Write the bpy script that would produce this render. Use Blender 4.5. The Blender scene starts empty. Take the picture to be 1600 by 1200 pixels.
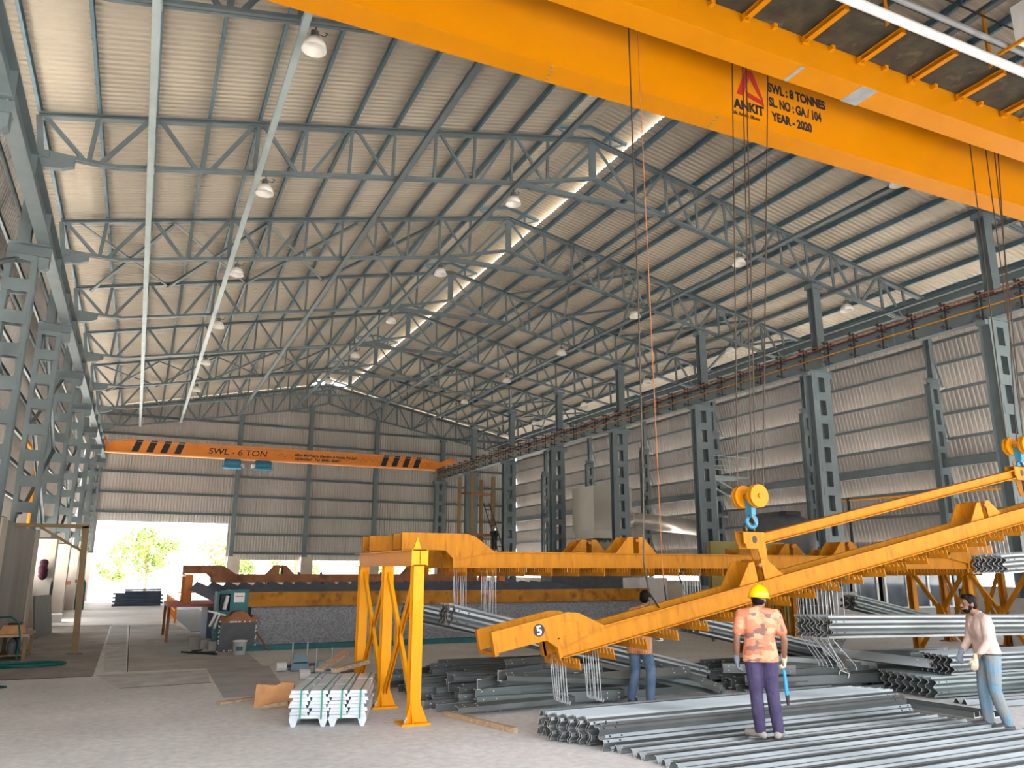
import bpy, bmesh, math, random
from mathutils import Vector, Matrix
random.seed(11)
S = bpy.context.scene
COL = S.collection
PI = math.pi
V3 = Vector

# ------------------------------------------------------------------ camera
YAW, PITCH, ROLL, FPX = math.radians(25.09), math.radians(13.38), math.radians(0.1), 1224.5
cam_d = bpy.data.cameras.new('camera'); cam = bpy.data.objects.new('camera', cam_d); COL.objects.link(cam)
cam_d.sensor_width = 36; cam_d.sensor_fit = 'HORIZONTAL'; cam_d.lens = 36 * FPX / 1600
cam_d.clip_start = 0.1; cam_d.clip_end = 600
fw = V3((math.sin(YAW) * math.cos(PITCH), math.cos(YAW) * math.cos(PITCH), math.sin(PITCH)))
rt = V3((math.cos(YAW), -math.sin(YAW), 0)); up = rt.cross(fw)
rt, up = math.cos(ROLL) * rt + math.sin(ROLL) * up, math.cos(ROLL) * up - math.sin(ROLL) * rt
cam.matrix_world = Matrix(((rt.x, up.x, -fw.x, 0), (rt.y, up.y, -fw.y, 0), (rt.z, up.z, -fw.z, 2.0), (0, 0, 0, 1)))
S.camera = cam

# ------------------------------------------------------------------ light
S.view_settings.view_transform = 'Standard'; S.view_settings.look = 'None'
S.view_settings.gamma = 1; S.view_settings.exposure = 2.06
S.view_settings.use_curve_mapping = False
W = bpy.data.worlds.new('sky'); S.world = W; W.use_nodes = True
wn = W.node_tree.nodes; wl = W.node_tree.links
bg = wn['Background']
sky = wn.new('ShaderNodeTexSky'); sky.sky_type = 'NISHITA'; sky.sun_disc = False
sky.sun_elevation = math.radians(52); sky.sun_rotation = math.radians(-75); sky.dust_density = 5; sky.air_density = 1.0
mixw = wn.new('ShaderNodeMix'); mixw.data_type = 'RGBA'; mixw.inputs[0].default_value = 0.72
wl.new(sky.outputs[0], mixw.inputs[6]); mixw.inputs[7].default_value = (4.3, 4.4, 4.55, 1)
wl.new(mixw.outputs[2], bg.inputs[0]); bg.inputs[1].default_value = 0.30
sun_d = bpy.data.lights.new('sun', 'SUN'); sun = bpy.data.objects.new('sun', sun_d); COL.objects.link(sun)
sun_d.energy = 12.0; sun_d.angle = math.radians(0.6); sun_d.color = (1, .97, .92)
sd = V3((-0.09, 0.28, 0.95)).normalized()          # towards the sun
sun.rotation_euler = sd.to_track_quat('Z', 'Y').to_euler(); sun.location = (0, 30, 60)

def portal(name, loc, rot, sx, sy):                 # guides sampling of the sky through an opening; gives no light of its own
    d = bpy.data.lights.new(name, 'AREA'); d.shape = 'RECTANGLE'; d.size = sx; d.size_y = sy; d.cycles.is_portal = True
    o = bpy.data.objects.new(name, d); COL.objects.link(o); o.location = loc; o.rotation_euler = rot
portal('near_opening', (12.65, 2.3, 3.2), (math.radians(90), 0, 0), 32.5, 6.5)
portal('far_opening', (1.6, 61.4, 2.65), (math.radians(-90), 0, 0), 8.4, 5.2)

# ------------------------------------------------------------------ materials
def mat(name, col, rough=.55, metal=0, var=.12, scale=3, bump=0, col2=None, amt=.5, scale2=None, detail=4, stretch=None, emit=None):
    m = bpy.data.materials.new(name); m.use_nodes = True
    n = m.node_tree.nodes; l = m.node_tree.links; b = n['Principled BSDF']
    b.inputs['Roughness'].default_value = rough; b.inputs['Metallic'].default_value = metal
    tc = n.new('ShaderNodeTexCoord'); mp = n.new('ShaderNodeMapping'); l.new(tc.outputs['Object'], mp.inputs[0])
    if stretch: mp.inputs['Scale'].default_value = stretch
    nz = n.new('ShaderNodeTexNoise'); nz.inputs['Scale'].default_value = scale; nz.inputs['Detail'].default_value = detail
    l.new(mp.outputs[0], nz.inputs['Vector'])
    r = n.new('ShaderNodeValToRGB'); l.new(nz.outputs[0], r.inputs[0])
    r.color_ramp.elements[0].position = .3; r.color_ramp.elements[1].position = .7
    r.color_ramp.elements[0].color = tuple(c * (1 - var) for c in col) + (1,)
    r.color_ramp.elements[1].color = tuple(min(1, c * (1 + var)) for c in col) + (1,)
    out = r.outputs[0]
    if col2:
        n2 = n.new('ShaderNodeTexNoise'); n2.inputs['Scale'].default_value = scale2 or scale * 2.3; n2.inputs['Detail'].default_value = 6
        l.new(mp.outputs[0], n2.inputs['Vector'])
        r2 = n.new('ShaderNodeValToRGB'); l.new(n2.outputs[0], r2.inputs[0])
        r2.color_ramp.elements[0].position = 1 - amt - .08; r2.color_ramp.elements[1].position = 1 - amt + .08
        mx = n.new('ShaderNodeMix'); mx.data_type = 'RGBA'
        l.new(r2.outputs[0], mx.inputs[0]); l.new(out, mx.inputs[6]); mx.inputs[7].default_value = tuple(col2) + (1,)
        out = mx.outputs[2]
    l.new(out, b.inputs['Base Color'])
    if bump:
        bp = n.new('ShaderNodeBump'); bp.inputs['Strength'].default_value = bump; bp.inputs['Distance'].default_value = .02
        l.new(nz.outputs[0], bp.inputs['Height']); l.new(bp.outputs[0], b.inputs['Normal'])
    if emit:
        b.inputs['Emission Color'].default_value = tuple(emit[:3]) + (1,); b.inputs['Emission Strength'].default_value = emit[3]
    return m
M = {}
M['steel'] = mat('blue_grey_paint', (.118, .148, .156), .5, 0, .12, 2)
M['purlin'] = mat('purlin_paint', (.095, .16, .195), .5, 0, .12, 2)
M['strut'] = mat('pale_paint', (.33, .39, .38), .5, 0, .1, 2)
M['roof'] = mat('roof_sheet', (.405, .35, .272), .6, 0, .1, .35, col2=(.365, .315, .245), amt=.35, scale2=.25)
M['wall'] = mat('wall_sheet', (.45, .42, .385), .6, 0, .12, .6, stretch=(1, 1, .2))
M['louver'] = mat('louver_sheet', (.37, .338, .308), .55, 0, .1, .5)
M['yellow'] = mat('crane_yellow', (.49, .176, .0008), .42, 0, .05, 1.2)
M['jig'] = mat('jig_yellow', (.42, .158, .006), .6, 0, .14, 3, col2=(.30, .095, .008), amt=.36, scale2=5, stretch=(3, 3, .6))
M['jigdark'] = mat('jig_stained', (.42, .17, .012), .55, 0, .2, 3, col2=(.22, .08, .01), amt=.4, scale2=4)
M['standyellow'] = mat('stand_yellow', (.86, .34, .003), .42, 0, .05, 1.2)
M['orange'] = mat('crane_orange', (.75, .24, .04), .5, 0, .08, 1)
M['rust'] = mat('rusty_brown', (.30, .12, .045), .75, 0, .25, 3, col2=(.16, .05, .02), amt=.4, scale2=2)
M['brown'] = mat('brown_paint', (.24, .15, .06), .6, 0, .15, 3)
M['black'] = mat('black', (.012, .012, .013), .6, 0, .2, 5)
M['ink'] = mat('ink_black', (.01, .008, .012), .6, 0, .05, 5)
M['red'] = mat('sign_red', (.32, .012, .012), .55, 0, .08, 5)
M['white'] = mat('white_paint', (.75, .73, .70), .5, 0, .06, 4)
M['lampwhite'] = mat('lamp_enamel', (.72, .68, .62), .35, 0, .05, 4)
M['grey'] = mat('dark_grey', (.09, .09, .095), .6, 0, .2, 4)
M['midgrey'] = mat('mid_grey', (.25, .25, .25), .6, 0, .15, 4)
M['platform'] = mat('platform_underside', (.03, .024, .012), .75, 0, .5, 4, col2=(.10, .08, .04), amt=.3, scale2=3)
M['rope'] = mat('rope_steel', (.05, .035, .025), .5, .3, .2, 8)
M['galv'] = mat('galvanised', (.195, .206, .202), .32, .55, .16, 2.5, col2=(.145, .158, .155), amt=.42, scale2=1.5, stretch=(.5, 2, 2))
M['galvdark'] = mat('galvanised_dull', (.20, .225, .215), .42, .45, .25, 2, col2=(.13, .15, .145), amt=.45, scale2=1.2, stretch=(.6, 2, 2))
M['galvwire'] = mat('galvanised_wire', (.40, .42, .42), .4, .3, .15, 8)
M['bluesheet'] = mat('blue_sheet', (.11, .14, .205), .5, .2, .15, 3)
M['teal'] = mat('teal_paint', (.005, .115, .125), .5, 0, .2, 3)
M['green'] = mat('green_strap', (.03, .30, .20), .4, 0, .1, 5)
M['hose'] = mat('hose_green', (.005, .12, .10), .45, 0, .15, 5)
M['zinc'] = mat('zinc_ingot', (.66, .69, .72), .42, .25, .12, 6, bump=.15)
M['cream'] = mat('cream_plaster', (.52, .45, .37), .8, 0, .1, 1.5)
M['concrete'] = mat('concrete', (.36, .33, .30), .85, 0, .15, 2, bump=.1)
M['greypanel'] = mat('grey_board', (.26, .24, .215), .8, 0, .2, 1.2, stretch=(1, 1, .25))
M['speckle'] = mat('speckled_refractory', (.26, .26, .27), .9, 0, .35, 28, detail=2)
M['wood'] = mat('raw_wood', (.48, .34, .21), .75, 0, .25, 4, stretch=(1, 6, 6))
M['orangewood'] = mat('orange_board', (.62, .30, .12), .75, 0, .2, 4)
M['hood'] = mat('hood_khaki', (.33, .31, .26), .55, 0, .08, .6)
M['duct'] = mat('duct_metal', (.50, .44, .39), .35, .5, .12, 2)
M['olive'] = mat('olive_sheet', (.17, .125, .01), .6, 0, .2, 1.5, col2=(.45, .42, .25), amt=.24, scale2=9)
M['shot'] = mat('rusty_edge', (.30, .10, .03), .7, 0, .3, 4)
M['leaf'] = mat('leaves', (.14, .22, .03), .7, 0, .3, 6)
M['bark'] = mat('bark', (.25, .16, .10), .85, 0, .3, 8)
M['blue'] = mat('hook_blue', (.02, .17, .28), .45, 0, .1, 5)
M['bluelit'] = mat('toolhandle_blue', (.01, .25, .55), .4, 0, .1, 5)
M['glass'] = mat('window_glass', (.10, .12, .14), .12, 0, .3, 2)
M['tube'] = mat('lit_tube', (.8, .85, .95), .4, 0, .02, 2, emit=(.45, .65, 1, 1.2))
M['weld'] = mat('welding_arc', (.8, .85, .95), .4, 0, .02, 2, emit=(.75, .85, 1, 6))
M['maroon'] = mat('maroon_cloth', (.045, .006, .02), .9, 0, .3, 12)
M['redroof'] = mat('red_roof', (.55, .16, .14), .7, 0, .1, 3)

M['litedge'] = mat('lit_zinc_edge', (.72, .74, .73), .5, .1, .08, 8)  # end caps: brighter zinc, with the light caught on cut edges painted in
for k_ in ('yellow', 'jig', 'jigdark', 'standyellow', 'orange'): M[k_].node_tree.nodes['Principled BSDF'].inputs['Specular IOR Level'].default_value = .18

# ------------------------------------------------------------------ mesh helpers
OFF = {}
class MB:
    def __init__(s): s.v = []; s.f = []; s.m = []
    def add(s, vs, fs, mi=0):
        o = len(s.v); s.v += [V3(p) for p in vs]; s.f += [[i + o for i in q] for q in fs]; s.m += [mi] * len(fs); return s
    def box(s, x0, x1, y0, y1, z0, z1, mi=0):
        return s.add([(x, y, z) for z in (z0, z1) for y in (y0, y1) for x in (x0, x1)],
                     [(0, 2, 3, 1), (4, 5, 7, 6), (0, 1, 5, 4), (2, 6, 7, 3), (0, 4, 6, 2), (1, 3, 7, 5)], mi)
    def sect(s, p, q, poly, upv=(0, 0, 1), mi=0):      # solid section swept from p to q
        p = V3(p); q = V3(q); d = (q - p).normalized(); upv = V3(upv)
        if abs(d.dot(upv.normalized())) > .995: upv = V3((0, 1, 0)) if abs(d.y) < .9 else V3((1, 0, 0))
        sd_ = d.cross(upv).normalized(); u = sd_.cross(d)
        n = len(poly)
        vs = [e + sd_ * a + u * b for e in (p, q) for a, b in poly]
        fs = [(i, (i + 1) % n, n + (i + 1) % n, n + i) for i in range(n)] + [tuple(range(n - 1, -1, -1)), tuple(range(n, 2 * n))]
        return s.add(vs, fs, mi)
    def bar(s, p, q, w, h, upv=(0, 0, 1), mi=0):
        return s.sect(p, q, [(-w / 2, -h / 2), (w / 2, -h / 2), (w / 2, h / 2), (-w / 2, h / 2)], upv, mi)
    def tube(s, p, q, r, n=8, r2=None, mi=0):
        p = V3(p); q = V3(q); d = (q - p).normalized(); a = d.orthogonal().normalized(); b = d.cross(a); r2 = r if r2 is None else r2
        vs = [e + (a * math.cos(2 * PI * i / n) + b * math.sin(2 * PI * i / n)) * rr for e, rr in ((p, r), (q, r2)) for i in range(n)]
        return s.add(vs, [(i, (i + 1) % n, n + (i + 1) % n, n + i) for i in range(n)] + [tuple(range(n - 1, -1, -1)), tuple(range(n, 2 * n))], mi)
    def path(s, pts, r, n=6, mi=0):
        pts = [V3(p) for p in pts]; rings = []; a = None
        for i, p in enumerate(pts):
            d = (pts[min(i + 1, len(pts) - 1)] - pts[max(i - 1, 0)]).normalized()
            a = d.orthogonal().normalized() if a is None else (a - d * a.dot(d)).normalized()
            b = d.cross(a); rings.append([p + (a * math.cos(2 * PI * k / n) + b * math.sin(2 * PI * k / n)) * r for k in range(n)])
        fs = [(j * n + k, j * n + (k + 1) % n, (j + 1) * n + (k + 1) % n, (j + 1) * n + k) for j in range(len(pts) - 1) for k in range(n)]
        fs += [tuple(range(n - 1, -1, -1)), tuple(range((len(pts) - 1) * n, len(pts) * n))]
        return s.add([q for r_ in rings for q in r_], fs, mi)
    def lathe(s, prof, c=(0, 0, 0), n=20, axis='Z', mi=0):
        vs = []
        for r, z in prof:
            for k in range(n):
                t = 2 * PI * k / n; x, y = r * math.cos(t), r * math.sin(t)
                vs.append(V3(c) + (V3((x, y, z)) if axis == 'Z' else V3((z, x, y)) if axis == 'X' else V3((x, z, y))))
        m_ = len(prof)
        fs = [(j * n + k, j * n + (k + 1) % n, (j + 1) * n + (k + 1) % n, (j + 1) * n + k) for j in range(m_ - 1) for k in range(n)]
        fs += [tuple(range(n)), tuple(range((m_ - 1) * n, m_ * n))]
        return s.add(vs, fs, mi)
    def prism(s, poly, vec, mi=0):
        poly = [V3(p) for p in poly]; n = len(poly); vec = V3(vec)
        return s.add(poly + [p + vec for p in poly], [(i, (i + 1) % n, n + (i + 1) % n, n + i) for i in range(n)] + [tuple(range(n - 1, -1, -1)), tuple(range(n, 2 * n))], mi)
    def ell(s, c, r, nu=14, nv=9, mi=0):
        r = (r, r, r) if not hasattr(r, '__len__') else r
        vs = [V3(c) + V3((r[0] * math.sin(PI * j / nv) * math.cos(2 * PI * i / nu), r[1] * math.sin(PI * j / nv) * math.sin(2 * PI * i / nu), r[2] * math.cos(PI * j / nv))) for j in range(nv + 1) for i in range(nu)]
        return s.add(vs, [(j * nu + i, j * nu + (i + 1) % nu, (j + 1) * nu + (i + 1) % nu, (j + 1) * nu + i) for j in range(nv) for i in range(nu)], mi)
    def strip(s, prof, vec, th=0, mi=0):               # open sheet: polyline prof swept by vec
        prof = [V3(p) for p in prof]; n = len(prof); vec = V3(vec)
        return s.add(prof + [p + vec for p in prof], [(i, i + 1, n + i + 1, n + i) for i in range(n - 1)], mi)
    def build(s, name, mats, parent=None, smooth=False):
        me = bpy.data.meshes.new(name); off = OFF.get(parent.name, V3()) if parent else V3()
        me.from_pydata([tuple(p - off) for p in s.v], [], s.f); me.update()
        bm = bmesh.new(); bm.from_mesh(me); bmesh.ops.recalc_face_normals(bm, faces=bm.faces); bm.to_mesh(me); bm.free()
        for m_ in (mats if isinstance(mats, (list, tuple)) else [mats]): me.materials.append(M[m_] if isinstance(m_, str) else m_)
        if len(me.materials) > 1: me.polygons.foreach_set('material_index', s.m)
        if smooth: me.polygons.foreach_set('use_smooth', [True] * len(me.polygons))
        o = bpy.data.objects.new(name, me); COL.objects.link(o)
        if parent: o.parent = parent; OFF[o.name] = OFF.get(parent.name, V3()).copy()
        return o
def tag(o, label, cat, group=None, kind=None):
    o['label'] = label; o['category'] = cat
    if group: o['group'] = group
    if kind: o['kind'] = kind
    return o
def thing(name, label, cat, loc=(0, 0, 0), group=None):
    o = bpy.data.objects.new(name, None); COL.objects.link(o); o.location = loc; o.empty_display_size = .2
    OFF[o.name] = V3(loc); return tag(o, label, cat, group)
def struct(o, label=None):
    o['kind'] = 'structure'
    if label: o['label'] = label
    return o
def dup(root, loc=None, rot=None, label=None, group=None, delta=None):
    kids = list(root.children)
    r = root.copy(); COL.objects.link(r)
    if delta: r.location = root.location + V3(delta)
    if loc: r.location = loc
    if rot: r.rotation_euler = rot
    if label: r['label'] = label
    if group: r['group'] = group
    for ch in kids:
        c = ch.copy(); COL.objects.link(c); c.parent = r
        for g in list(ch.children):
            d = g.copy(); COL.objects.link(d); d.parent = c
    return r
def I_sec(b, h, tf=.02, tw=.014):
    b /= 2; h /= 2; w = tw / 2
    return [(-b, -h), (b, -h), (b, -h + tf), (w, -h + tf), (w, h - tf), (b, h - tf), (b, h), (-b, h), (-b, h - tf), (-w, h - tf), (-w, -h + tf), (-b, -h + tf)]
def C_sec(b, h, t=.012, s=1):
    h /= 2; P = [(0, -h), (b, -h), (b, -h + t), (t, -h + t), (t, h - t), (b, h - t), (b, h), (0, h)]
    return [(s * (x - b / 2), y) for x, y in P] if s > 0 else [(s * (x - b / 2), y) for x, y in P][::-1]
def L_sec(a, t=.01): return [(0, 0), (a, 0), (a, t), (t, t), (t, a), (0, a)]
NTH = ['first', 'second', 'third', 'fourth', 'fifth', 'sixth', 'seventh', 'eighth', 'ninth', 'tenth', 'eleventh', 'twelfth', 'thirteenth', 'fourteenth', 'fifteenth', 'sixteenth', 'seventeenth', 'eighteenth', 'nineteenth', 'twentieth']
FONT = {}
def text_mesh(name, txt, size, m_, parent, loc, rot, extr=.002, align='LEFT', shear=0, wid=1.0, bold=0):
    c = bpy.data.curves.new(name, 'FONT'); c.body = txt; c.size = size; c.extrude = extr; c.align_x = align; c.shear = shear; c.offset = bold
    o = bpy.data.objects.new(name, c); COL.objects.link(o)
    dg = bpy.context.evaluated_depsgraph_get(); me = bpy.data.meshes.new_from_object(o.evaluated_get(dg))
    bpy.data.objects.remove(o); me.name = name
    for v in me.vertices: v.co.x *= wid
    me.materials.clear(); me.materials.append(M[m_])
    o = bpy.data.objects.new(name, me); COL.objects.link(o)
    o.parent = parent; o.location = V3(loc) - OFF.get(parent.name, V3()); o.rotation_euler = rot
    return o
# ------------------------------------------------------------------ hall dimensions
XL, XR, XM = -3.25, 28.55, 12.65
YN, YF, BAY, Y0 = 2.6, 61.15, 6.75, 20.65
FR = [Y0 + BAY * k for k in range(-3, 7)]               # truss lines .4 ... 61.15
ZE, SL = 12.93, (16.27 - 12.93) / (12.65 + 3.25)
def ztop(x): return ZE + SL * (min(x, 2 * XM - x) - XL)
def zbot(x):
    x = min(x, 2 * XM - x)
    pts = [(-3.1, 11.95), (-1.45, 11.93), (9.75, 14.02), (12.65, 14.83)]
    for (a, b), (c, d) in zip(pts, pts[1:]):
        if x <= c: return b + (d - b) * max(0, x - a) / (c - a)
    return 14.83
PX = [XL + 1.292 * i for i in range(12)]                # purlin lines, left slope

# floor with a lighter trowelled finish, dust and hairline cracks
def floor_mat():
    m = bpy.data.materials.new('concrete_floor'); m.use_nodes = True
    n = m.node_tree.nodes; l = m.node_tree.links; b = n['Principled BSDF']; b.inputs['Roughness'].default_value = .7
    tc = n.new('ShaderNodeTexCoord')
    def noise(sc, det=5, rgh=.6):
        z = n.new('ShaderNodeTexNoise'); z.inputs['Scale'].default_value = sc; z.inputs['Detail'].default_value = det; z.inputs['Roughness'].default_value = rgh
        l.new(tc.outputs['Object'], z.inputs['Vector']); return z.outputs[0]
    def ramp(src, p0, c0, p1, c1):
        r = n.new('ShaderNodeValToRGB'); l.new(src, r.inputs[0]); e = r.color_ramp.elements
        e[0].position = p0; e[0].color = c0 + (1,); e[1].position = p1; e[1].color = c1 + (1,); return r.outputs[0]
    base = ramp(noise(.35), .3, (.62, .605, .58), .7, (.85, .84, .815))
    fine = ramp(noise(9, 8), .35, (.80, .79, .78), .65, (1, 1, 1))
    spots = ramp(noise(3.2, 3), .68, (1, 1, 1), .74, (.78, .73, .68))
    out = base
    for k in (fine, spots):
        mx = n.new('ShaderNodeMix'); mx.data_type = 'RGBA'; mx.blend_type = 'MULTIPLY'; mx.inputs[0].default_value = 1
        l.new(out, mx.inputs[6]); l.new(k, mx.inputs[7]); out = mx.outputs[2]
    l.new(out, b.inputs['Base Color'])
    bp = n.new('ShaderNodeBump'); bp.inputs['Strength'].default_value = .12; l.new(noise(30, 4), bp.inputs['Height']); l.new(bp.outputs[0], b.inputs['Normal'])
    return m
M['floor'] = floor_mat()
struct(MB().box(-4.0, 29.3, -4, 62, -.25, 0).build('floor', 'floor'), 'pale worn concrete floor of the hall')
struct(MB().box(-120, 140, -60, 160, -.6, -.26).build('ground', mat('dusty_ground', (.74, .71, .66), .9, 0, .1, .4)), 'sunlit dusty ground outside the hall')

# corrugated sheets: pitch .2
def corrug(n0, n1, pitch=.2, d=.04):
    out = []; k = int(round((n1 - n0) / pitch)); pitch = (n1 - n0) / k
    for i in range(k): a = n0 + i * pitch; out += [(a, 0), (a + pitch * .34, 0), (a + pitch * .5, d), (a + pitch * .84, d)]
    return out + [(n0 + k * pitch, 0)]
def roof_sheet(name, x0, x1, ytop, label, z0=None, z1=None):
    z0 = ztop(x0) + .30 if z0 is None else z0; z1 = ztop(x1) + .30 if z1 is None else z1
    o = MB().strip([(x0, y, z0 + d) for y, d in corrug(YN, 61.6)], (x1 - x0, 0, z1 - z0)).build(name, 'roof')
    return struct(o, label)
roof_sheet('ceiling', -4.05, 11.25, 0, 'left slope of the beige corrugated roof sheeting')
roof_sheet('ceiling', 14.05, 29.35, 0, 'right slope of the beige corrugated roof sheeting')
roof_sheet('ceiling', 11.0, XM, 0, 'left half of the raised ridge ventilator cap', 16.54, 16.90)
roof_sheet('ceiling', XM, 14.25, 0, 'right half of the raised ridge ventilator cap', 16.90, 16.54)

# far end wall: sheeting above openings
b = MB()
def vsheet(b, x0, x1, z0, z1f, y=61.45):
    pts = corrug(x0, x1, .2, .065)
    for (a, d), (c, e) in zip(pts, pts[1:]):
        b.add([(a, y + d, z0), (c, y + e, z0), (c, y + e, z1f(c)), (a, y + d, z1f(a))], [(0, 1, 2, 3)])
vsheet(b, -3.9, -2.65, 1.2, lambda x: ztop(x) + .28)
vsheet(b, -2.65, 5.85, 5.28, lambda x: ztop(x) + .28)
vsheet(b, 5.85, 29.05, 2.70, lambda x: ztop(x) + .28)
struct(b.build('wall_back', 'wall'), 'corrugated sheeting of the far end wall')
struct(MB().box(6.8, 29.0, 61.3, 61.55, 0, 1.45).build('wall_back', 'cream'), 'low plastered wall under the far opening')
struct(MB().box(-3.9, -2.7, 61.3, 61.55, 0, 1.25).build('wall_back', 'cream'), 'low plastered wall beside the far doorway')

struct(MB().prism([(-3.9, YN, 6.5), (29.2, YN, 6.5), (29.2, YN, 12.9), (XM, YN, 16.4), (-3.9, YN, 12.9)], (0, -.1, 0)).build('wall_front', 'wall'), 'added unseen gable sheet over the open near end, holding back daylight')  # out of view; added and lowered to darken the roof and crane webs
# louvred side walls: five tilted corrugated tiers each side
TZ = [12.9, 11.15, 9.1, 7.15, 5.2, 3.25]
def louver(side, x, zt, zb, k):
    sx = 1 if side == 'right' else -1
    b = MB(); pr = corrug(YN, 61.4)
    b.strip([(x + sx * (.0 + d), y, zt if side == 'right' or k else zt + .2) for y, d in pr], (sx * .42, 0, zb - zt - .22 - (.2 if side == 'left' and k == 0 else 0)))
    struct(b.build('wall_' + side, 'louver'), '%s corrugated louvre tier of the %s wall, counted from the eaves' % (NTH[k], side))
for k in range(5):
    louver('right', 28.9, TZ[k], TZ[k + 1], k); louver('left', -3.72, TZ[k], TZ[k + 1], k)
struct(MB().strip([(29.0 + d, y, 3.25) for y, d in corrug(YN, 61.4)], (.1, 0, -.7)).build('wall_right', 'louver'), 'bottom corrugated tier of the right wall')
struct(MB().box(28.9, 29.15, YN, 61.5, 0, 1.45).build('wall_right', 'cream'), 'low plastered wall along the right side')
b = MB(); b.box(-3.75, -3.5, YN, 27.5, 0, 3.2); b.box(-3.75, -3.5, 27.5, 36.7, 0, 1.5); b.box(-3.75, -3.5, 38.6, 61.5, 0, 1.5)
struct(b.build('wall_left', 'cream'), 'plastered lower wall along the left side')
struct(MB().box(-3.3, -2.72, 13.0, 27.2, 0, 3.1).build('wall_left', 'greypanel'), 'grey streaked concrete lining at the near left')
# white block and pedestals
for k, y in enumerate(FR[1:]):
    struct(MB().box(-3.5, -2.68, y - .45, y + .35, 0, 3.1).build('trim_%d' % (k + 1), 'cream'), 'cream concrete pedestal under the left column line')
for k, x in enumerate((6.4, 11.6, 16.7, 22.1)):
    struct(MB().box(x - .45, x + .42, 60.8, 61.3, 0, 2.95).build('trim_%d' % (k + 20), 'cream'), 'cream concrete pedestal under the far end wall')
# ------------------------------------------------------------------ roof trusses
def web_bar(b, p, q, w): b.sect(p, q, [(-w / 2, -.03), (w / 2, -.03), (w / 2, .03), (-w / 2, .03)], (0, 1, 0))
def make_truss():
    y = FR[2]; t = thing('roof_truss', '', 'roof truss', (XM, y, 14.83), 'blue grey roof trusses')
    top = lambda x: (x, y, ztop(x)); bot = lambda x: (x, y, zbot(x))
    mir = lambda x: 2 * XM - x
    for f in (lambda x: x, mir):
        MB().sect(top(f(XL)), top(f(XM)), I_sec(.2, .13, .03, .03)).build('top_chord', 'steel', t)
        b = MB()
        for a, c in ((-3.1, -1.45), (-1.45, 9.75), (9.75, XM)):
            for s in (-.055, .055): b.bar((f(a), y + s, zbot(a)), (f(c), y + s, zbot(c)), .075, .09)
        b.build('bottom_chord', 'steel', t)
        web_bar(MB(), 0 or top(f(XL)), bot(f(-3.1)), .14)
        e = MB(); web_bar(e, top(f(XL)), bot(f(-3.1)), .14); e.build('end_post', 'steel', t)
        for i in range(1, 12):
            w = .11 if i < 5 else .085
            e = MB(); web_bar(e, top(f(PX[i])), bot(f(PX[i] - (.1 if i == 1 else .04))), w); e.build('web_post', 'steel', t)
        for i in range(0, 11):
            w = .11 if i < 5 else .085
            a, c = (top(f(PX[i] + .12)), bot(f(PX[i + 1] - .18))) if i % 2 == 0 else (bot(f(PX[i] + .15)), top(f(PX[i + 1] - .12)))
            e = MB(); web_bar(e, a, c, w); e.build('web_diagonal', 'steel', t)
        e = MB(); web_bar(e, bot(f(PX[11] + .1)), (f(XM - .12), y, 16.1), .085); e.build('web_diagonal', 'steel', t)
        e = MB(); m_ = f(12.0); e.prism([(f(-3.15), y - .09, 12.02), (f(-2.35), y - .09, 11.98), (f(-2.35), y - .09, 11.72), (f(-2.6), y - .09, 11.6), (f(-3.05), y - .09, 11.55)], (0, .18, 0)); e.build('gusset_plate', 'steel', t)
        # rib carrying the ridge ventilator
        e = MB(); e.bar((f(XM), y, 16.74), (f(14.05), y, 16.44), .1, .1); e.bar((f(13.4), y, 16.57), (f(13.4), y, ztop(13.4)), .06, .06, (0, 1, 0)); e.bar((f(14.0), y, 16.42), (f(13.3), y, ztop(13.3)), .05, .05, (0, 1, 0)); e.build('ventilator_rib', 'purlin', t)
    e = MB(); web_bar(e, (XM, y, 16.27), (XM, y, 14.83), .26); e.build('king_post', 'steel', t)
    e = MB()
    for s in (-.07, .07): e.bar((9.75, y + s, 14.0), (15.55, y + s, 14.06), .02, .16)
    for i in range(9): e.box(10.3 + i * .55, 10.55 + i * .55, y - .075, y + .075, 13.93, 13.945)
    e.build('tie_plate', 'steel', t)
    return t
truss = make_truss()
truss['label'] = 'blue-grey steel roof truss nearest the camera, above the yellow crane'
TN = ['', 'second roof truss from the camera, ending at the second right-hand column', 'third roof truss from the camera, at the near side of the diamond bracing',
      'fourth roof truss from the camera, at the far side of the diamond bracing', 'fifth roof truss from the camera, one beyond the diamond bracing', 'sixth roof truss from the camera, two beyond the diamond bracing',
      'seventh roof truss from the camera, last before the far wall', 'roof truss standing against the far corrugated end wall']
for k in range(1, 8): dup(truss, delta=(0, BAY * k, 0), label=TN[k])

# ------------------------------------------------------------------ purlins and longitudinal struts
for side in (0, 1):
    for i, x0 in enumerate(PX):
        x = x0 if side == 0 else 2 * XM - x0
        z = ztop(x) + .07; sx = 1 if side == 0 else -1
        b = MB().sect((x, YN, z + .1), (x, 61.3, z + .1), C_sec(.075, .2, .008, sx))
        for j in range(26):
            for d in (0, .42): b.box(x - .045, x + .045, 1.2 + j * 2.25 + d, 1.22 + j * 2.25 + d, z - .005, z + .1)
        tag(b.build('roof_purlin', 'purlin'), 'blue roof purlin, %s up from the %s eaves' % (NTH[i], ('left', 'right')[side]), 'purlin', 'roof purlins')
for x, w in ((11.9, 'left'), (13.4, 'right')):
    tag(MB().sect((x, YN, 16.62), (x, 61.3, 16.62), C_sec(.07, .14, .008)).build('roof_purlin', 'purlin'), 'purlin under the %s half of the raised ridge ventilator' % w, 'purlin', 'roof purlins')
SX = (-.65, 1.97, 5.92, 9.75)
SNM = ('nearest the left wall', 'second from the left wall, beside lamps', 'third from the left wall', 'just left of the ridge opening')
SNR = ('nearest the right wall', 'second from the right wall', 'third from the right wall, beside the lamp row', 'just right of the ridge opening')
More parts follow.
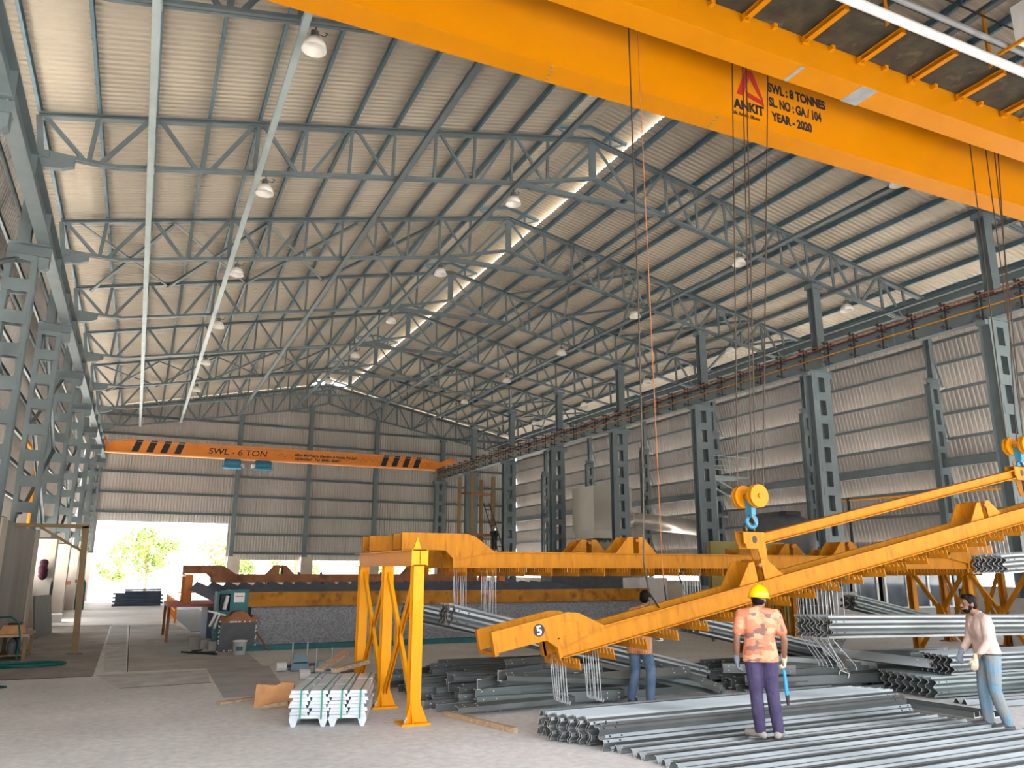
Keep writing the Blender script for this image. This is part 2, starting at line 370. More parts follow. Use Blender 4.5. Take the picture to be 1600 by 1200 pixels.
for side in (0, 1):
    for i, x0 in enumerate(SX):
        x = x0 if side == 0 else 2 * XM - x0
        z = zbot(x0) - .12
        b = MB().sect((x, YN, z), (x, 61.0, z), I_sec(.15, .12, .012, .012))
        for y in FR[1:-1]: b.box(x - .09, x + .09, y - .15, y + .15, z + .06, z + .11)
        tag(b.build('tie_strut', 'strut' if side == 0 and i < 2 else 'steel'), 'long tie strut under the trusses, ' + (SNM if side == 0 else SNR)[i], 'strut', 'long tie struts')

# ------------------------------------------------------------------ roof plane bracing
BX = (-2.75, .03, 3.07, 6.35, 9.6)
for ya, yb, nm in ((27.4, 34.15, 'near braced bay'), (47.65, 54.4, 'far braced bay')):
    for side in (0, 1):
        for j in range(4):
            for a, c in ((0, 1), (1, 0)):
                x0, x1 = BX[j + a], BX[j + c]
                if side: x0, x1 = 2 * XM - x0, 2 * XM - x1
                p = V3((x0, ya, ztop(x0) - .09)); q = V3((x1, yb, ztop(x1) - .09)); 
                if a: p.z -= .07; q.z -= .07
                b = MB().sect(p, q, L_sec(.1, .012), (0, 0, 1))
                tag(b.build('roof_brace', 'steel'), 'crossed roof brace, %s, %s slope, %s cross from the eaves' % (nm, ('left', 'right')[side], NTH[j]), 'brace',
                    'roof braces %s %s %s' % (nm, ('left', 'right')[side], NTH[j]))

# ------------------------------------------------------------------ columns
def laced(t, xa, xb, y, z0, z1, leg=.13, pitch=.78, hole=.48, first=.12, d=.3, mname='steel'):
    for x in (xa + leg / 2, xb - leg / 2):
        MB().sect((x, y, z0), (x, y, z1), I_sec(leg, d, .014, .012), (0, 1, 0)).build('stanchion', mname, t)
    z = z1 - first; hi = z1
    while hi > z0 + .05:
        lo = max(z0, z); 
        for s in (-1, 1): MB().box(xa + leg * .4, xb - leg * .4, y + s * (d / 2) - .012, y + s * (d / 2) + .012, lo, hi).build('batten_plate', mname, t)
        hi = z - hole; z = hi - (pitch - hole)
def left_column(y):
    t = thing('crane_column', '', 'column', (-3.12, y, 3.1), 'left crane columns')
    laced(t, -3.45, -2.80, y, 3.1, 9.22)
    MB().box(-3.55, -2.7, y - .25, y + .25, 3.1, 3.14).build('base_plate', 'steel', t)
    b = MB().sect((-3.47, y, 9.38), (-2.56, y, 9.38), I_sec(.32, .30, .025, .02)); b.prism([(-2.8, y - .12, 9.22), (-2.58, y - .12, 9.22), (-2.58, y - .12, 9.0), (-2.66, y - .12, 8.92), (-2.8, y - .12, 8.95)], (0, .24, 0))
    for i in range(4): b.tube((-3.38 + i * .25, y - .17, 9.42), (-3.38 + i * .25, y - .155, 9.42), .025)
    b.build('crane_bracket', 'steel', t)
    MB().sect((-3.15, y, 9.53), (-3.15, y, 11.9), I_sec(.26, .28, .016, .014), (0, 1, 0)).build('upper_shaft', 'steel', t)
    MB().box(-3.35, -2.9, y - .14, y + .14, 11.8, 11.93).build('seat_plate', 'steel', t)
    return t
lc = left_column(FR[2])
LN = ['pale crane column cut by the left edge of the picture, high up'] + ['open laced blue-grey column of the left row, %s from the camera' % w for w in NTH[1:8]]
lc['label'] = LN[0]
for k in range(1, 8): dup(lc, delta=(0, BAY * k, 0), label=LN[k])
def right_column(y):
    t = thing('crane_column', '', 'column', (22.1, y, 0), 'right crane columns')
    laced(t, 21.65, 22.55, y, 1.3, 9.1, leg=.3, pitch=.86, hole=.55, first=.2, d=.34)
    MB().box(21.5, 22.7, y - .35, y + .35, 0, 1.3).build('pedestal', 'concrete', t)
    b = MB().box(21.55, 22.65, y - .24, y + .24, 9.1, 9.14); b.box(21.5, 21.65, y - .15, y + .15, 8.95, 9.1); b.box(22.5, 22.75, y - .1, y + .1, 8.9, 9.1); b.build('cap_plate', 'steel', t)
    MB().sect((22.3, y, 9.14), (22.3, y, 12.55), I_sec(.36, .3, .018, .014), (0, 1, 0)).build('upper_shaft', 'steel', t)
    MB().box(22.05, 22.6, y - .2, y + .2, 12.4, 12.56).build('seat_plate', 'steel', t)
    return t
rc = right_column(FR[2])
RN = ['dark crane column nearest the right edge of the picture', 'dark crane column standing behind the upper lifting beam', 'dark crane column at the right end of the silver duct', 'dark crane column between the khaki hood and the silver duct',
      'dark crane column just left of the khaki hood', 'dark crane column just right of the brown scaffold posts', 'crane column standing behind the brown scaffold posts', 'pale crane column at the right end of the far wall']
rc['label'] = RN[0]
for k in range(1, 8): dup(rc, delta=(0, BAY * k, 0), label=RN[k])
def outer_column(y):
    t = thing('side_column', '', 'column', (28.4, y, 0), 'right wall columns')
    laced(t, 28.05, 28.62, y, 0, 9.3, leg=.16, pitch=.86, hole=.6, first=.2, d=.26)
    MB().sect((28.05, y, 9.42), (28.75, y, 9.42), I_sec(.3, .24, .02, .016)).build('crane_bracket', 'steel', t)
    MB().sect((28.4, y, 9.54), (28.4, y, 12.0), I_sec(.22, .24, .014, .012), (0, 1, 0)).build('upper_shaft', 'steel', t)
    for z in (10.6, 8.5, 6.3, 4.2):
        MB().bar((28.5, y - .05, z), (28.95, y - .05, z - 1.35), .06, .06, (0, 1, 0)).build('louver_strut', 'steel', t)
        MB().box(28.62, 28.98, y - .08, y + .08, z - 1.5, z - 1.38).build('louver_cleat', 'strut', t)
    return t
oc = outer_column(FR[2]); oc['label'] = 'laced column of the right wall, nearest the camera'
for k in range(1, 8): dup(oc, delta=(0, BAY * k, 0), label='laced column of the right outer wall, %s from the camera' % NTH[k])
for k, (x, w) in enumerate(((6.2, 'right of the far doorway'), (11.4, 'in the middle of the far wall'), (16.65, 'behind the far end of the orange crane'))):
    t = thing('wall_column', 'I-section wind column on the far wall, ' + w, 'column', (x, 61.1, 2.95), 'far wall columns')
    MB().sect((x, 61.1, 2.99), (x, 61.1, zbot(x)), I_sec(.3, .3, .016, .014), (0, 1, 0)).build('shaft', 'steel', t)
    MB().box(x - .25, x + .25, 60.85, 61.3, 2.95, 2.99).build('base_plate', 'grey', t)
# girts
for k, z in enumerate((12.75, 11.4, 10.1, 8.73, 7.3, 5.93)):
    tag(MB().sect((-3.7, 61.34, z), (28.8, 61.34, z), C_sec(.1, .17, .01)).build('wall_girt', 'steel'), 'horizontal girt across the far wall, %s from the top' % NTH[k], 'girt', 'far wall girts')
for k, z in enumerate((4.55, 3.2)):
    tag(MB().sect((6.3, 61.34, z), (28.8, 61.34, z), C_sec(.1, .17, .01)).build('wall_girt', 'steel'), 'horizontal girt right of the far doorway, %s' % ('upper', 'lowest')[k], 'girt', 'far wall girts')
for side, x, xm in (('right', 28.82, 28.95), ('left', -3.64, -3.78)):
    for k in range(5):
        for j, (zz, w) in enumerate(((TZ[k] - .03, 'along the top'), (TZ[k] - .95, 'across the middle'))):
            if j == 1 and k == 0: continue
            xx = x if j == 0 else x + (.12 if side == 'right' else -.12)
            tag(MB().sect((xx, YN, zz), (xx, 61.2, zz), C_sec(.07, .11, .008)).build('wall_girt', 'steel'), '%s wall girt %s of the %s louvre tier down' % (side, w, NTH[k]), 'girt', side + ' wall girts')
t = tag(MB().sect((28.3, YN, 6.1), (28.3, 61, 6.1), I_sec(.2, .36, .03, .02)).build('wall_beam', 'steel'), 'deep horizontal beam halfway up the right wall', 'beam')
tag(MB().sect((27.95, YN, 11.95), (27.95, 61, 11.95), I_sec(.16, .12, .012, .012)).build('eaves_strut', 'strut'), 'pale eaves strut along the top of the right wall', 'strut')
tag(MB().sect((27.4, YN, 12.25), (27.4, 61, 12.25), C_sec(.2, .3, .012)).build('eaves_gutter', 'steel'), 'eaves gutter beam under the right edge of the roof', 'gutter')
# diagonal braces on the left wall
for k in (2, 4, 6):
    for j, (za, zb) in enumerate(((3.6, 6.4), (6.4, 3.6), (6.4, 9.2), (9.2, 6.4))):
        y = FR[k]
        tag(MB().sect((-3.3, y, za), (-3.3, y + BAY, zb), L_sec(.12, .012), (1, 0, 0)).build('wall_brace', 'steel'), 'left wall brace, %s braced bay, %s panel, %s' % (NTH[(k - 2) // 2], ('lower', 'upper')[j // 2], ('rising away', 'falling away')[j % 2]), 'brace', 'left wall braces')
# crane runway girders
for nm, x, z0, z1, lab in (('left', -2.72, 9.53, 10.15, 'long crane runway girder on the left columns'), ('right', 21.85, 9.14, 9.8, 'long crane runway girder on the right columns')):
    t = thing('runway_girder', lab, 'girder', (x, 30, z0), 'crane runway girders')
    MB().sect((x, YN, (z0 + z1) / 2), (x, 61.2, (z0 + z1) / 2), I_sec(.28, z1 - z0, .025, .016)).build('girder', 'steel', t)
    MB().sect((x, YN, z1 + .04), (x, 61.2, z1 + .04), I_sec(.08, .08, .02, .03)).build('rail', 'rust', t)
    for i in range(20): MB().box(x - .13, x + .13, 2.0 + i * 3, 2.015 + i * 3, z0 + .02, z1 - .02).build('stiffener_plate', 'steel', t)
# bus bars on the right runway
t = thing('busbar_line', 'crane power bus bars on dark insulator brackets along the right runway', 'busbar', (21.3, 30, 9.2))
for z, m_, r in ((9.75, 'shot', .018), (9.62, 'maroon', .015), (9.35, 'yellow', .022)): MB().tube((21.25, YN, z), (21.25, 60.5, z), r).build('conductor_bar', m_, t)
for i in range(46):
    y = 8 + i * 1.13; b = MB(); b.box(21.27, 21.30, y - .025, y + .025, 9.0, 9.85)
    for z in (9.78, 9.6, 9.38, 9.08): b.box(21.02, 21.48, y - .02, y + .02, z - .02, z + .015); b.tube((21.12, y, z - .05), (21.12, y, z + .06), .035)
    b.build('insulator_bracket', 'black', t)
# high-bay lamps
def lamp(x, y, z, label, first=[None]):
    if first[0] is None:
        t = thing('high_bay_lamp', label, 'lamp', (0, 0, 0), 'high bay lamps')
        MB().lathe([(.0, .31), (.085, .31), (.09, .16), (.11, .155)], n=16).build('ballast_housing', 'midgrey', t, True)
        MB().lathe([(.11, .16), (.16, .13), (.215, .04), (.25, -.1), (.24, -.1), (.2, .03), (.14, .12), (.0, .13)], n=20).build('reflector', 'lampwhite', t, True)
        MB().path([(0, 0, .31), (.01, 0, .4), (0, 0, .44)], .014).build('hook', 'black', t)
        MB().path([(.08, 0, .28), (.2, .05, .3), (.26, .1, .42), (.2, .1, .43)], .01).build('cable', 'black', t)
        first[0] = t; t.location = (x, y, z)
    else: dup(first[0], loc=(x, y, z), label=label)
for ri, (x, z, k0, rn) in enumerate(((2.2, 12.15, 1, 'left lamp row'), (9.75, 13.42, 2, 'row left of ridge opening'), (18.85, 12.95, 2, 'row right of ridge'), (24.1, 11.95, 3, 'row nearest right wall'))):
    for k in range(k0, 8): lamp(x, FR[k] + .1, z, 'round high-bay lamp, %s, %s from the camera' % (rn, NTH[k - k0]))
# ------------------------------------------------------------------ yellow double girder crane overhead
CX0, CX1 = -2.5, 21.3
cr = thing('overhead_crane', 'big yellow double-girder overhead crane across the top of the picture, painted SWL 8 tonnes', 'crane', (9.4, 9.2, 10.0))
def box_girder(name, y0, y1, z0, z1, fl=.06):
    b = MB(); b.box(CX0, CX1, y0 - .0, y1 + .0, z0, z0 + .02); b.box(CX0, CX1, y0, y1, z1 - .02, z1)
    b.box(CX0, CX1, y0 + fl, y0 + fl + .012, z0 + .02, z1 - .02); b.box(CX0, CX1, y1 - fl - .012, y1 - fl, z0 + .02, z1 - .02)
    return b.build(name, 'yellow', cr)
box_girder('main_girder', 9.84, 10.32, 10.0, 11.5)
g2 = box_girder('main_girder', 8.12, 8.585, 10.0, 11.5, .012)
for x in (CX0 - .2, CX1 - .1):
    MB().box(x - .05, x + .35, 7.2, 11.2, 10.32, 10.75).build('end_carriage', 'yellow', cr)
# bare splice patches on the bottom flanges
for x, y0, y1 in ((5.35, 9.9, 10.28), (8.72, 9.9, 10.28)):
    b = MB()
    for i in range(4): b.box(x + .02 * i, x + .05 + .015 * i, y0 + .1 * i, y0 + .06 + .1 * i, 9.997, 10.0)
    b.build('scuffed_joint', 'brown', cr)
b = MB(); b.box(9.02, 9.1, 8.16, 8.58, 9.997, 10.0); b.build('scuffed_joint', 'midgrey', cr)
MB().box(10.35, 10.72, 8.13, 8.6, 9.995, 10.0).build('bare_patch', 'midgrey', cr)
# walkway on the near side
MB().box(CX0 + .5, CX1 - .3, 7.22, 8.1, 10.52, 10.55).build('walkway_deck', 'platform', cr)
MB().bar((CX0 + .5, 7.2, 10.53), (CX1 - .3, 7.2, 10.53), .05, .09).build('walkway_edge', 'yellow', cr)
for i in range(-8, 10):
    x = 7.83 + i * 1.252
    if not CX0 + .6 < x < CX1 - .4: continue
    e = MB().sect((x, 8.11, 10.46), (x, 7.24, 10.46), C_sec(.1, .1, .012)); e.box(x - .07, x + .07, 8.05, 8.11, 10.38, 10.5); e.tube((x, 8.02, 10.37), (x, 8.02, 10.42), .02)
    e.build('walkway_bracket', 'yellow', cr)
    if i % 2 == 0: MB().sect((x - .4, 7.18, 10.4), (x - .4, 7.18, 11.5), L_sec(.07, .008)).build('handrail_post', 'yellow', cr)
    MB().box(x + .55, x + .62, 8.04, 8.12, 10.44, 10.52).build('edge_clip', 'yellow', cr)
for z in (10.85, 11.35): MB().tube((CX0 + .5, 7.16, z), (CX1 - .4, 7.16, z), .016).build('handrail', 'black', cr)
MB().tube((CX0 + .5, 7.0, 10.36), (CX1 - .4, 7.05, 10.36), .075, 14).build('conduit_pipe', 'white', cr, True)
MB().tube((CX0 + .5, 6.95, 10.66), (CX1 - .4, 6.95, 10.66), .05, 10).build('cable_trunk', 'midgrey', cr, True)
e = MB(); e.box(12.5, 13.15, 6.35, 6.8, 10.6, 11.3); e.build('drive_cabinet', 'white', cr)
e = MB()
for x in (12.5, 13.15): e.bar((x, 6.34, 10.6), (x, 6.34, 11.3), .05, .05, (0, 1, 0)); e.bar((x, 6.34, 10.6), (x, 7.1, 10.6), .05, .05)
e.bar((12.5, 6.34, 11.3), (13.15, 6.34, 11.3), .05, .05); e.bar((12.5, 6.34, 10.6), (13.15, 6.34, 10.6), .05, .05); e.build('cabinet_frame', 'yellow', cr)
MB().tube((12.0, 6.0, 11.1), (14.5, 6.3, 11.1), .05, 8).build('red_hose', mat('red_hose', (.7, .03, .03), .4), cr, True)
# painted lettering on the far girder's near face
TY = 9.895
RX = (PI / 2, 0, 0)
for txt, x, z, s in (('SWL : 8 TONNES', 10.0, 10.87, .265), ('SL. NO : GA / 104', 10.0, 10.57, .262), ('YEAR - 2020', 10.05, 10.27, .25)):
    text_mesh('painted_lettering', txt, s, 'ink', cr, (x, TY, z), RX, .002, 'LEFT', 0, .74 if z > 10.8 else .67 if z > 10.5 else .76, .011)
e = MB()
for P in ([(9.22, 10.6), (9.37, 10.6), (9.565, 11.05), (9.565, 11.18), (9.47, 11.18)], [(9.565, 11.18), (9.565, 11.0), (9.71, 10.75), (9.83, 10.6), (9.86, 10.62), (9.63, 11.18)], [(9.42, 10.72), (9.80, 10.62), (9.83, 10.62), (9.86, 10.56), (9.87, 10.5), (9.46, 10.6)]):
    e.prism([(x, TY - .002, z) for x, z in P], (0, .003, 0))
e.build('maker_emblem', 'red', cr)
text_mesh('maker_name', 'ANKIT', .26, 'ink', cr, (9.14, TY, 10.3), RX, .002, 'LEFT', 0, .92, .012)
text_mesh('maker_motto', 'Safe, Reliable, Efficient', .105, 'ink', cr, (9.08, TY, 10.16), RX, .002, 'LEFT', .15, .70, .001)
# hoist trolley above the girders
def trolley(x):
    e = MB(); e.box(x - .9, x + .9, 8.3, 10.1, 11.56, 11.75); e.build('trolley_frame', 'yellow', cr)
    e = MB(); e.lathe([(.3, -.5), (.32, -.5), (.26, -.45), (.26, .45), (.32, .5), (.3, .5)], (x, 9.2, 12.05), 18, 'X'); e.build('rope_drum', 'grey', cr, True)
trolley(8.8); trolley(15.0)
def hook_block(px, py, zs, label, tops, dz=0):
    t = thing('hook_block', label, 'crane hook', (px, py, zs), 'crane hook blocks')
    for dx in (-.125, .125):
        ct = V3((px + dx * .25, py - dx, zs)); e = MB().lathe([(.02, -.055), (.15, -.055), (.168, -.05), (.168, -.02), (.145, -.012), (.145, .012), (.168, .02), (.168, .05), (.15, .055), (.02, .055)], ct, 26, 'Y')
        e.build('sheave', 'yellow', t, False)
        MB().lathe([(.005, -.062), (.04, -.062), (.04, -.05), (.005, -.05)], ct, 12, 'Y').build('hub_cap', 'shot', t)
    MB().tube((px - .03, py + .2, zs), (px + .03, py - .2, zs), .035, 10).build('axle', 'yellow', t)
    e = MB(); e.box(px - .04, px + .04, py - .06, py + .06, zs - .27, zs - .03); e.build('crosshead', 'blue', t)
    e = MB(); pts = [(px, py, zs - .25)] + [(px + .085 * math.cos(a), py, zs - .36 + .085 * math.sin(a)) for a in [math.radians(d) for d in range(80, -245, -25)]]
    e.path(pts, .033, 8); e.build('hook', 'blue', t, True)
    e = MB(); e.path([(px - .015, py - .02, zs - .24), (px + .06, py - .04, zs - .4)], .012); e.build('safety_latch', 'midgrey', t)
    for tx, ty in tops:
        MB().tube((px + (.15 if tx > px + .6 else -.13 if ty > py else .02), py + (.11 if ty > py else -.11), zs), (tx, ty, 11.6), .011, 6).build('wire_rope', 'rope', t)
    return t
hook_block(8.07, 9.0, 3.06, 'yellow twin-sheave hook block holding the left hanger of the raised beam', ((8.5, 9.1), (8.62, 8.9), (8.72, 9.1), (9.25, 9.0)))
hook_block(14.5, 9.0, 4.25, 'twin-sheave hook block at the right edge of the picture', ((14.6, 9.1), (14.85, 8.95), (15.1, 8.9), (15.6, 9.1)))
# pendant cables
tag(MB().path([(6.25, 9.0, 11.5), (6.24, 9.0, 6.0), (6.2, 9.0, 3.0), (6.18, 9.02, 2.1), (6.3, 9.1, 1.72), (6.6, 9.3, 1.5)], .012).build('pendant_cable', 'rope'), 'thin dark pendant cable hanging left of the hook block', 'cable')
tag(MB().path([(6.55, 9.2, 11.5), (6.62, 9.25, 6.0), (6.68, 9.3, 2.1), (6.7, 9.3, 1.8)], .007).build('pendant_cable', 'shot'), 'reddish thin cable hanging beside the dark pendant cable', 'cable')

# ------------------------------------------------------------------ orange crane at the far end
oc2 = thing('overhead_crane', 'orange single-girder crane near the far wall, lettered SWL - 6 TON', 'crane', (9.5, 58.4, 9.65))
OY = 58.4
e = MB(); ends = [(-2.55, 9.70), (20.6, 9.70), (21.4, 10.02), (21.0, 10.3), (19.8, 10.62), (-1.2, 10.62), (-2.0, 10.45), (-2.6, 10.1)]
e.prism([(x, OY, z) for x, z in ends], (0, .3, 0)); e.build('girder', 'orange', oc2)
MB().box(-2.6, 20.7, OY - .1, OY + .4, 9.63, 9.72).build('bottom_flange', mat('orange_flange', (.80, .36, .14), .5, 0, .06), oc2)
for x in (-2.78, 21.7): MB().box(x - .18, x + .25, OY - 1.1, OY + 1.4, 10.24, 10.5).build('end_carriage', 'orange', oc2)
for x0 in (-1.0, -.1, .78, 1.66, 16.25, 17.1, 17.98, 18.85):
    w = .42
    MB().prism([(x0, OY - .006, 9.77), (x0 + w, OY - .006, 9.77), (x0 + w + .28, OY - .006, 10.59), (x0 + .28, OY - .006, 10.59)], (0, .006, 0)).build('black_stripe', 'ink', oc2)
text_mesh('painted_lettering', 'SWL - 6 TON', .58, 'ink', oc2, (3.85, OY - .004, 9.93), RX, .003, 'LEFT', .15, 1.17, .006)
for z, tx in ((10.12, 'Mfrs: M/s Bajara Gearlins & Hoists Pvt Ltd'), (9.84, 'Hyderabad - Tel. 98481 86807')):
    text_mesh('small_lettering', tx, .27, 'ink', oc2, (9.8, OY - .004, z), RX, .003, 'LEFT', .25, .98 if z > 10 else 1.0, .008)
MB().path([(8.6 + i * .25, OY - .05, 10.12 + .18 * (1 if i % 2 else -1) * (.5 + .5 * abs(math.sin(i)))) for i in range(48)], .012, 5).build('festoon_cable', 'rope', oc2)
MB().tube((-2.5, OY - .35, 10.42), (20.6, OY - .35, 10.42), .02).build('festoon_wire', 'midgrey', oc2)
for x, nm in ((5.5, 'left'), (7.6, 'right')):
    t = thing('chain_hoist', 'blue electric hoist hanging under the orange crane, the %s one of two' % nm, 'hoist', (x, OY, 8.95), 'blue hoists on the orange crane')
    e = MB(); e.lathe([(.02, -.55), (.33, -.55), (.36, -.45), (.36, .45), (.33, .55), (.02, .55)], (x, OY - .1, 9.28), 18, 'X'); e.build('drum_housing', 'blue', t, True)
    MB().box(x - .62, x + .62, OY - .5, OY + .2, 8.95, 9.08).build('hoist_frame', 'blue', t)
    s = 1 if nm == 'left' else -1
    MB().box(x + s * .62 - .18, x + s * .62 + .18, OY - .35, OY - .05, 9.05, 9.3).build('motor', 'lampwhite', t)
    MB().tube((x - .4, OY - .02, 9.64), (x - .4, OY - .1, 9.4), .05).build('suspension', 'grey', t)
# ------------------------------------------------------------------ yellow stands
def stand(x, label, m='standyellow', ys=(10.75, 12.2, 13.65), h=2.06, base=None):
    t = thing('jig_stand', label, 'stand', (x, ys[1], 0), 'yellow jig stands')
    for y in ys:
        b = MB().sect((x, y, .03), (x, y, h), I_sec(.15, .15, .012, .009), (0, 1, 0)); b.build('leg', m, t)
        b = MB().box(x - .21, x + .19, y - .17, y + .17, 0, .028); b.build('base_plate', 'shot' if m == 'jig' else m, t)
        b = MB()
        for s in (-1, 1):
            b.prism([(x + s * .05, y - .075, .03), (x + s * .05, y - .075, .32), (x + s * .16, y - .12, .03)], (0, .012, 0))
            b.prism([(x - .06, y + s * .075, .03), (x - .06, y + s * .075, .3), (x - .06, y + s * .16, .03)], (.012, 0, 0))
        b.build('foot_gusset', m, t)
        for sx, sy in ((-.16, -.13), (.14, .13)): MB().path([(x + sx, y + sy, .0), (x + sx, y + sy, .07), (x + sx + .03, y + sy, .1)], .011).build('anchor_bolt', 'galvwire', t)
    for ya, yb in zip(ys, ys[1:]):
        for za, zb in ((.22, 1.95), (1.95, .22)):
            MB().sect((x, ya + .07, za), (x, yb - .07, zb), C_sec(.09, .05, .008), (1, 0, 0)).build('cross_brace', m, t)
        ym = (ya + yb) / 2
        MB().prism([(x - .062, ym + .1 * math.cos(a), 1.085 + .2 * math.sin(a)) for a in [PI / 8 + PI / 4 * i for i in range(8)]], (.012, 0, 0)).build('brace_gusset', m, t)
    MB().sect((x, ys[0] - .1, h + .11), (x, ys[-1] + .3, h + .11), I_sec(.2, .22, .014, .01)).build('cross_head', m, t)
    MB().box(x - .12, x + .12, ys[0] - .1, ys[0] - .085, h, h + .22).build('end_plate', m, t)
    MB().prism([(x - .06, ys[0] + .02, h + .22), (x + .06, ys[0] + .02, h + .22), (x, ys[0] + .02, h + .4)], (0, .03, 0)).build('stop_lug', m, t)
    return t
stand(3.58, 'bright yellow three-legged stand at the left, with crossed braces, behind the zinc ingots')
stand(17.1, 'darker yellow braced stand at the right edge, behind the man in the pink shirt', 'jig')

# ------------------------------------------------------------------ dipping jigs: pair of channels, goosenecks, combs, lifting lugs
def make_jig(L=13.7, m='jig', lugs=(4.25, 9.45), num=None, ncomb=25):
    t = thing('dipping_jig', '', 'lifting beam')
    W_ = .22
    for s in (-1, 1):
        y = s * W_
        b = MB(); sec = C_sec(.07, .25, .014, -s)
        b.sect((.85, y, .125), (L - .85, y, .125), sec)
        for e in (0, 1):
            f = (lambda x: x) if e == 0 else (lambda x: L - x)
            b.prism([(f(x), y - .012 + s * .02, z) for x, z in ((.02, .27), (.7, .26), (.85, .12), (1.55, .24), (1.2, .48), (1.05, .52), (.02, .52))], (0, .024, 0))
            b.box(min(f(0), f(.04)), max(f(0), f(.04)), y - .035, y + .035, .25, .52)
            b.box(min(f(.83), f(.88)), max(f(.83), f(.88)), y - .035, y + .035, 0, .26)
        b.build('side_channel', m, t)
    b = MB()
    for x in (0, L - .05): b.box(x, x + .05, -W_ - .03, W_ + .03, .235, .275)
    b.build('end_strap', m, t)
    for i in range(ncomb):
        x = .95 + i * (L - 1.9) / (ncomb - 1)
        P = [(-.5, -.13), (.42, -.13), (.42, 0)]
        y = .42 - .05
        while y > -.47: P += [(y, 0), (y, -.07), (y - .03, -.07), (y - .03, 0)]; y -= .08
        P += [(-.5, 0)]
        b = MB(); b.prism([(x, a, z) for a, z in P], (.012, 0, 0)); b.build('hanging_comb', m, t)
    for x in lugs:
        for s in (-1, 1):
            b = MB(); b.prism([(x + s * .05, -.2, .25), (x + s * .42, -.2, .25), (x + s * .16, -.2, .53), (x + s * .05, -.2, .53)], (0, .02, 0)); b.prism([(x + s * .05, .18, .25), (x + s * .42, .18, .25), (x + s * .16, .18, .53), (x + s * .05, .18, .53)], (0, .02, 0))
            b.box(min(x + s * .05, x + s * .062), max(x + s * .05, x + s * .062), -.2, .2, .25, .53); b.build('lifting_lug', m, t)
        MB().tube((x, -.24, .47), (x, .24, .47), .03, 8).build('lug_pin', 'shot', t)
    if num:
        y = -W_ - .033
        for xx in ((.62, L - .62)):
            MB().tube((xx, y, .4), (xx, y - .004, .4), .075, 24).build('number_disc', 'ink', t)
            text_mesh('number', num, .15, 'white', t, (xx, y - .005, .348), (PI / 2, 0, 0), .001, 'CENTER', 0, 1, .004)
    return t
j5 = make_jig(num='5'); j5['label'] = 'tilted yellow dipping beam numbered 5, hanging in front of the workers'; j5['group'] = 'dipping jigs'
th = math.atan(.202)
j5.location = (3.98, 9.1, .78); j5.rotation_euler = (0, -th, 0)
def j5p(x, z, y=9.1): return V3((3.98 + x * math.cos(th) - z * math.sin(th), y, .78 + x * math.sin(th) + z * math.cos(th)))
jn = make_jig(lugs=(4.25, 9.3)); jn['label'] = 'long yellow dipping beam resting on the yellow stands, nearer of the two'; jn['group'] = 'dipping jigs'; jn.location = (3.62, 11.9, 2.04)
dup(jn, loc=(3.5, 13.3, 2.04), label='long yellow dipping beam resting on the yellow stands, farther of the two')
jd = make_jig(L=9.5, m='jigdark', num='3', ncomb=18, lugs=(3, 6.5)); jd['label'] = 'dark stained dipping beam numbered 3 behind the right end of the tilted beam'; jd['group'] = 'dipping jigs'; jd.location = (13.3, 15.6, 2.02)
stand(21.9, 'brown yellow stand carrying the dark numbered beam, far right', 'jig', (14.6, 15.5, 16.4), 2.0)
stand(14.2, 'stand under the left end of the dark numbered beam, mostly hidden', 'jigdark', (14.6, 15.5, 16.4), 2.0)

# spreader beam with hanger plates on the two hooks
t = thing('spreader_beam', 'yellow I-beam sloping up to the right between two hangers above the numbered beam', 'lifting beam', (8.1, 9.05, 2.3))
MB().sect((8.26, 9.05, 2.455), (14.55, 9.05, 3.77), I_sec(.16, .15, .012, .01)).build('spreader', 'jig', t)
for x, z in ((8.05, 2.56), (14.42, 3.86)):
    b = MB(); hz = z - .12
    P = [(-.18, 0), (.21, 0), (.25, -.52), (.155, -.52), (.07, -.25), (-.13, -.25), (-.14, -.19), (-.17, -.17)]
    H = [(.02 + .042 * math.cos(a), -.12 + .055 * math.sin(a)) for a in [2 * PI * i / 12 for i in range(12)]]
    b.prism([(x + px, 8.96, z + pz) for px, pz in P], (0, .02, 0)); b.prism([(x + px, 9.12, z + pz) for px, pz in P], (0, .02, 0)); b.box(x - .18, x + .21, 8.96, 9.14, z - .012, z)
    b.build('hanger_plate', 'jig', t)
    for yy in (8.955, 9.142): MB().prism([(x + px, yy, z + pz) for px, pz in H], (0, .004, 0)).build('pin_hole', 'black', t)
    MB().path([(x - .03, 9.05, z), (x - .05, 9.05, z + .08), (x + .03, 9.05, z + .12), (x + .1, 9.05, z + .08), (x + .11, 9.05, z)], .014).build('shackle', 'rust', t)
    MB().bar((x + .2, 9.05, z - .5), (x + .2 + .06, 9.05, z - .74), .05, .05, (0, 1, 0)).build('hanger_link', 'shot', t)

